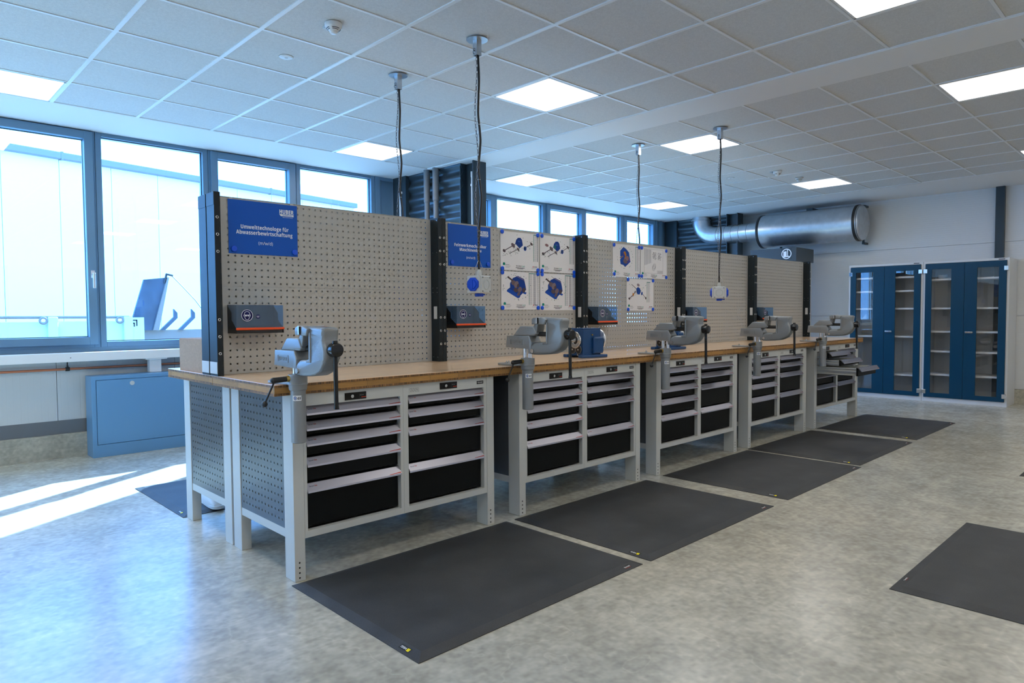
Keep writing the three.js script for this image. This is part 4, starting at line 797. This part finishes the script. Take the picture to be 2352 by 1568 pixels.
// ---------- cardboard box, shoe ----------
{
  const o = thing('cardboard_box', 'open cardboard box at the end of the window-side worktop', 'box', [-0.072, 0.9492, -1.30]);
  const w = 0.36, d = 0.40, h = 0.185, t = 0.004;
  part('side', B(0, t, 0, h, 0, d), M.card, o); part('side', B(w - t, w, 0, h, 0, d), M.card, o); part('side', B(t, w - t, 0, h, 0, t), M.card, o); part('side', B(t, w - t, 0, h, d - t, d), M.card, o); part('bottom', B(t, w - t, 0, t, t, d - t), M.card, o);
  part('flap', B(t, 0.16, h, h + t, 0.002, d - 0.002), M.card, o); part('flap', B(w - 0.17, w - t, h, h + t, 0.002, d - 0.002), M.card, o);
}
{
  const o = thing('white_shoe', 'white sneaker standing on the window-side mat', 'shoe', [0.20, 0.0158, -1.59]);
  const sole = new THREE.Shape(); sole.moveTo(-0.03, -0.13); sole.bezierCurveTo(-0.045, -0.06, -0.05, 0.06, -0.042, 0.10); sole.bezierCurveTo(-0.03, 0.155, 0.03, 0.155, 0.042, 0.10); sole.bezierCurveTo(0.05, 0.05, 0.036, -0.05, 0.034, -0.13); sole.bezierCurveTo(0.02, -0.15, -0.02, -0.15, -0.03, -0.13);
  part('sole', ext(sole, 0.022, 0.004).rotateX(-Math.PI / 2).rotateY(Math.PI), M.white, o);
  const pr = []; const N = 14, K = 18; const ring = (t) => { const z = -0.135 + 0.27 * t, hw = (0.036 + 0.010 * Math.sin(t * 3.1)) * Math.sqrt(Math.max(0, 1 - Math.pow(Math.abs(2 * t - 1), 6))), top = 0.022 + 0.075 * Math.pow(1 - t, 0.8) + 0.03 * Math.sin(Math.PI * t) * (1 - 0.4 * t); return Array.from({ length: K + 1 }, (_, i) => { const a = Math.PI * i / K; return [hw * Math.cos(a), 0.018 + (top - 0.018) * Math.pow(Math.sin(a), 0.6), z]; }); };
  for (let i = 0; i < N; i++) { const a = ring(i / N), b = ring((i + 1) / N); for (let k = 0; k < K; k++) pr.push(...a[k], ...b[k], ...b[k + 1], ...a[k], ...b[k + 1], ...a[k + 1]); }
  const g = new THREE.BufferGeometry(); g.setAttribute('position', new THREE.BufferAttribute(new Float32Array(pr), 3)); g.computeVertexNormals();
  part('upper', g, M.white, o);
  part('laces', [0, 1, 2, 3].map((k) => tube([[-0.022, 0.098 - k * 0.010, 0.0 + k * 0.018], [0, 0.112 - k * 0.011, 0.004 + k * 0.018], [0.022, 0.098 - k * 0.010, 0.0 + k * 0.018]], 0.0025, 6, 8)), M.plasticGrey, o);
}

// ---------- ventilation duct, wall unit, cabinets ----------
{
  const o = thing('ventilation_duct', 'big round galvanised ventilation silencer with elbow at the far wall', 'duct', [9.5, 2.61, 0]);
  part('drum', cyl([0, 0, -2.28], [0, 0, -0.74], 0.268, 0.268, 64), M.galv, o);
  part('end_ring', lathe([[0.262, -0.02], [0.275, -0.02], [0.275, 0.02], [0.262, 0.02]], 64).rotateX(Math.PI / 2).translate(0, 0, -2.27), M.black, o);
  part('end_ring', lathe([[0.262, -0.02], [0.275, -0.02], [0.275, 0.02], [0.262, 0.02]], 64).rotateX(Math.PI / 2).translate(0, 0, -0.77), M.black, o);
  part('end_cap', lathe([[0, 0.05], [0.22, 0.05], [0.258, 0.03], [0.262, 0], [0, 0]], 64).rotateX(Math.PI / 2).translate(0, 0, -0.745), M.galv, o);
  part('straight_pipe', cyl([0, 0.015, -3.12], [0, 0.015, -2.27], 0.155, 0.155, 48), M.galv, o);
  part('couplings', [-3.08, -2.93, -2.80, -2.66, -2.52, -2.34].map((z) => new THREE.TorusGeometry(0.156, 0.006, 8, 48).translate(0, 0.015, z)), M.galv, o);
  part('elbow', new THREE.TubeGeometry(new THREE.QuadraticBezierCurve3(V(0, 0.015, -3.08), V(0, 0.015, -3.44), V(0, 0.30, -3.44)), 24, 0.155, 40), M.galv, o);
  part('riser', cyl([0, 0.28, -3.44], [0, 0.359, -3.44], 0.155, 0.155, 40), M.galv, o);
  part('collar', lathe([[0.155, 0], [0.178, 0.006], [0.178, 0.02], [0.155, 0.024]], 40).translate(0, 0.29, -3.44), M.galv, o);
  for (const z of [-2.1, -0.80]) part('bracket', [B(-0.02, 0.02, -0.30, 0.30, z - 0.012, z + 0.012).translate(0.278, 0, 0), B(0.27, 0.42, 0.27, 0.30, z - 0.02, z + 0.02), B(0.27, 0.42, -0.30, -0.27, z - 0.02, z + 0.02)], M.petrol, o);
  part('hanger', B(-0.04, 0.28, 0.262, 0.30, -1.55, -1.45), M.petrol, o);
}
{
  M.icon = print((c, w, h) => { c.fillStyle = '#39444d'; c.fillRect(0, 0, w, h); c.strokeStyle = '#eef4fa'; c.lineWidth = 20; c.beginPath(); c.arc(128, 128, 112, 0, 7); c.stroke(); c.fillStyle = '#eef4fa'; c.beginPath(); c.roundRect(52, 92, 76, 116, 22); c.fill(); c.beginPath(); c.arc(72, 88, 22, 0, 7); c.fill(); c.beginPath(); c.arc(108, 84, 22, 0, 7); c.fill(); c.fillRect(142, 34, 20, 150); c.beginPath(); c.roundRect(96, 178, 106, 26, 10); c.fill(); }, 256, 256, 0.4);
  M.unitTop = std([0.05, 0.065, 0.078], 0.4);
  const o = thing('wall_unit', 'tall dark equipment cabinet with a round white pictogram on its top box', 'equipment cabinet', [8.9, 0, -2.2]);
  part('body', B(0.06, 0.62, 0, 2.05, 0.03, 0.72, 0.006), M.lightGrey, o);
  const t = part('top_box', B(0, 0.64, 2.05, 2.262, 0, 0.74, 0.006), M.unitTop, o);
  const ic = part('pictogram', new THREE.PlaneGeometry(0.165, 0.165).rotateY(-Math.PI / 2), M.icon, t, true); ic.position.set(-0.0015, 2.168, 0.585);
  part('door', B(0.052, 0.06, 0.06, 2.02, 0.05, 0.70, 0.002), M.petrol, o);
}
function glassCabinet(z0, label, shelfY) {
  const W = 0.994, Hc = 1.965, D = 0.5;
  const o = thing('glass_door_cabinet', label, 'cabinet', [9.4, 0, z0], 'glass-door cabinets at the far wall');
  part('carcass', [B(0, D, 0, Hc, 0, 0.025), B(0, D, 0, Hc, W - 0.025, W), B(0, D, Hc - 0.03, Hc, 0.025, W - 0.025), B(0, D, 0, 0.06, 0.025, W - 0.025), B(D - 0.01, D, 0.06, Hc - 0.03, 0.025, W - 0.025)], M.cabinetBody, o);
  part('partition', B(0.05, D - 0.01, 0.06, Hc - 0.03, W / 2 - 0.008, W / 2 + 0.008), M.cabinetBody, o);
  for (const s of [0, 1]) {
    for (const y of shelfY) part('shelf', [B(0.06, D - 0.015, y - 0.02, y + 0.005, s ? W / 2 + 0.012 : 0.03, s ? W - 0.03 : W / 2 - 0.012)], M.cabinetBody, o);
    const a = s ? W / 2 + 0.002 : 0.027, b = s ? W - 0.027 : W / 2 - 0.002, g0 = s ? W / 2 + 0.145 : 0.105, g1 = s ? W - 0.11 : W / 2 - 0.155;
    const d = part('door', ext(shape([[a, 0.065], [b, 0.065], [b, Hc - 0.035], [a, Hc - 0.035]], [[[g0, 0.125], [g1, 0.125], [g1, 1.852], [g0, 1.852]]]), 0.02, 0.001).rotateY(-Math.PI / 2).translate(0.02 - 0.018, 0, 0), M.cabinetDoor, o);
    part('door_pane', B(-0.004, -0.001, 0.12, 1.857, g0 - 0.004, g1 + 0.004), M.glass, d);
    for (const y of [0.14, 1.83]) { const hz = s ? W - 0.03 : 0.03; part('hinge', B(-0.026, -0.005, y - 0.03, y + 0.03, hz - 0.024, hz + 0.024, 0.004), M.chrome, d); }
    if (s) part('door_handle', [B(-0.045, -0.02, 0.968, 0.992, W / 2 + 0.02, W / 2 + 0.11, 0.006), cyl([-0.03, 0.98, W / 2 + 0.03], [-0.015, 0.98, W / 2 + 0.03], 0.014, 0.014, 14)], M.chrome, d);
  }
  part('maker_badge', B(-0.002, 0.001, Hc - 0.02, Hc - 0.010, s2(W), s2(W) + 0.07), M.black, o);
}
function s2(W) { return W - 0.12; }
glassCabinet(-0.868, 'grey cabinet with dark blue glazed doors behind the open drawers', [0.355, 0.91, 1.317, 1.572, 1.772]);
glassCabinet(0.130, 'grey cabinet with dark blue glazed doors beside the black wall column', [0.385, 0.712, 0.99, 1.315, 1.718]);
{
  const o = thing('headset', 'small grey visor lying on the top shelf of the cabinet by the column', 'visor', [9.55, 1.7235, 0.33]);
  part('band', new THREE.TorusGeometry(0.07, 0.006, 8, 28).scale(1, 0.4, 1).rotateX(Math.PI / 2).translate(0, 0.006, 0), M.plasticGrey, o);
  part('shield', new THREE.CylinderGeometry(0.075, 0.075, 0.05, 20, 1, true, 3.6, 2.2).translate(0, 0.028, 0), M.pipeGrey, o);
}

// ---------- hand over ----------
scene.traverse((o) => { if (o.isMesh) { o.castShadow = true; o.receiveShadow = true; } });
renderer.render(scene, camera);
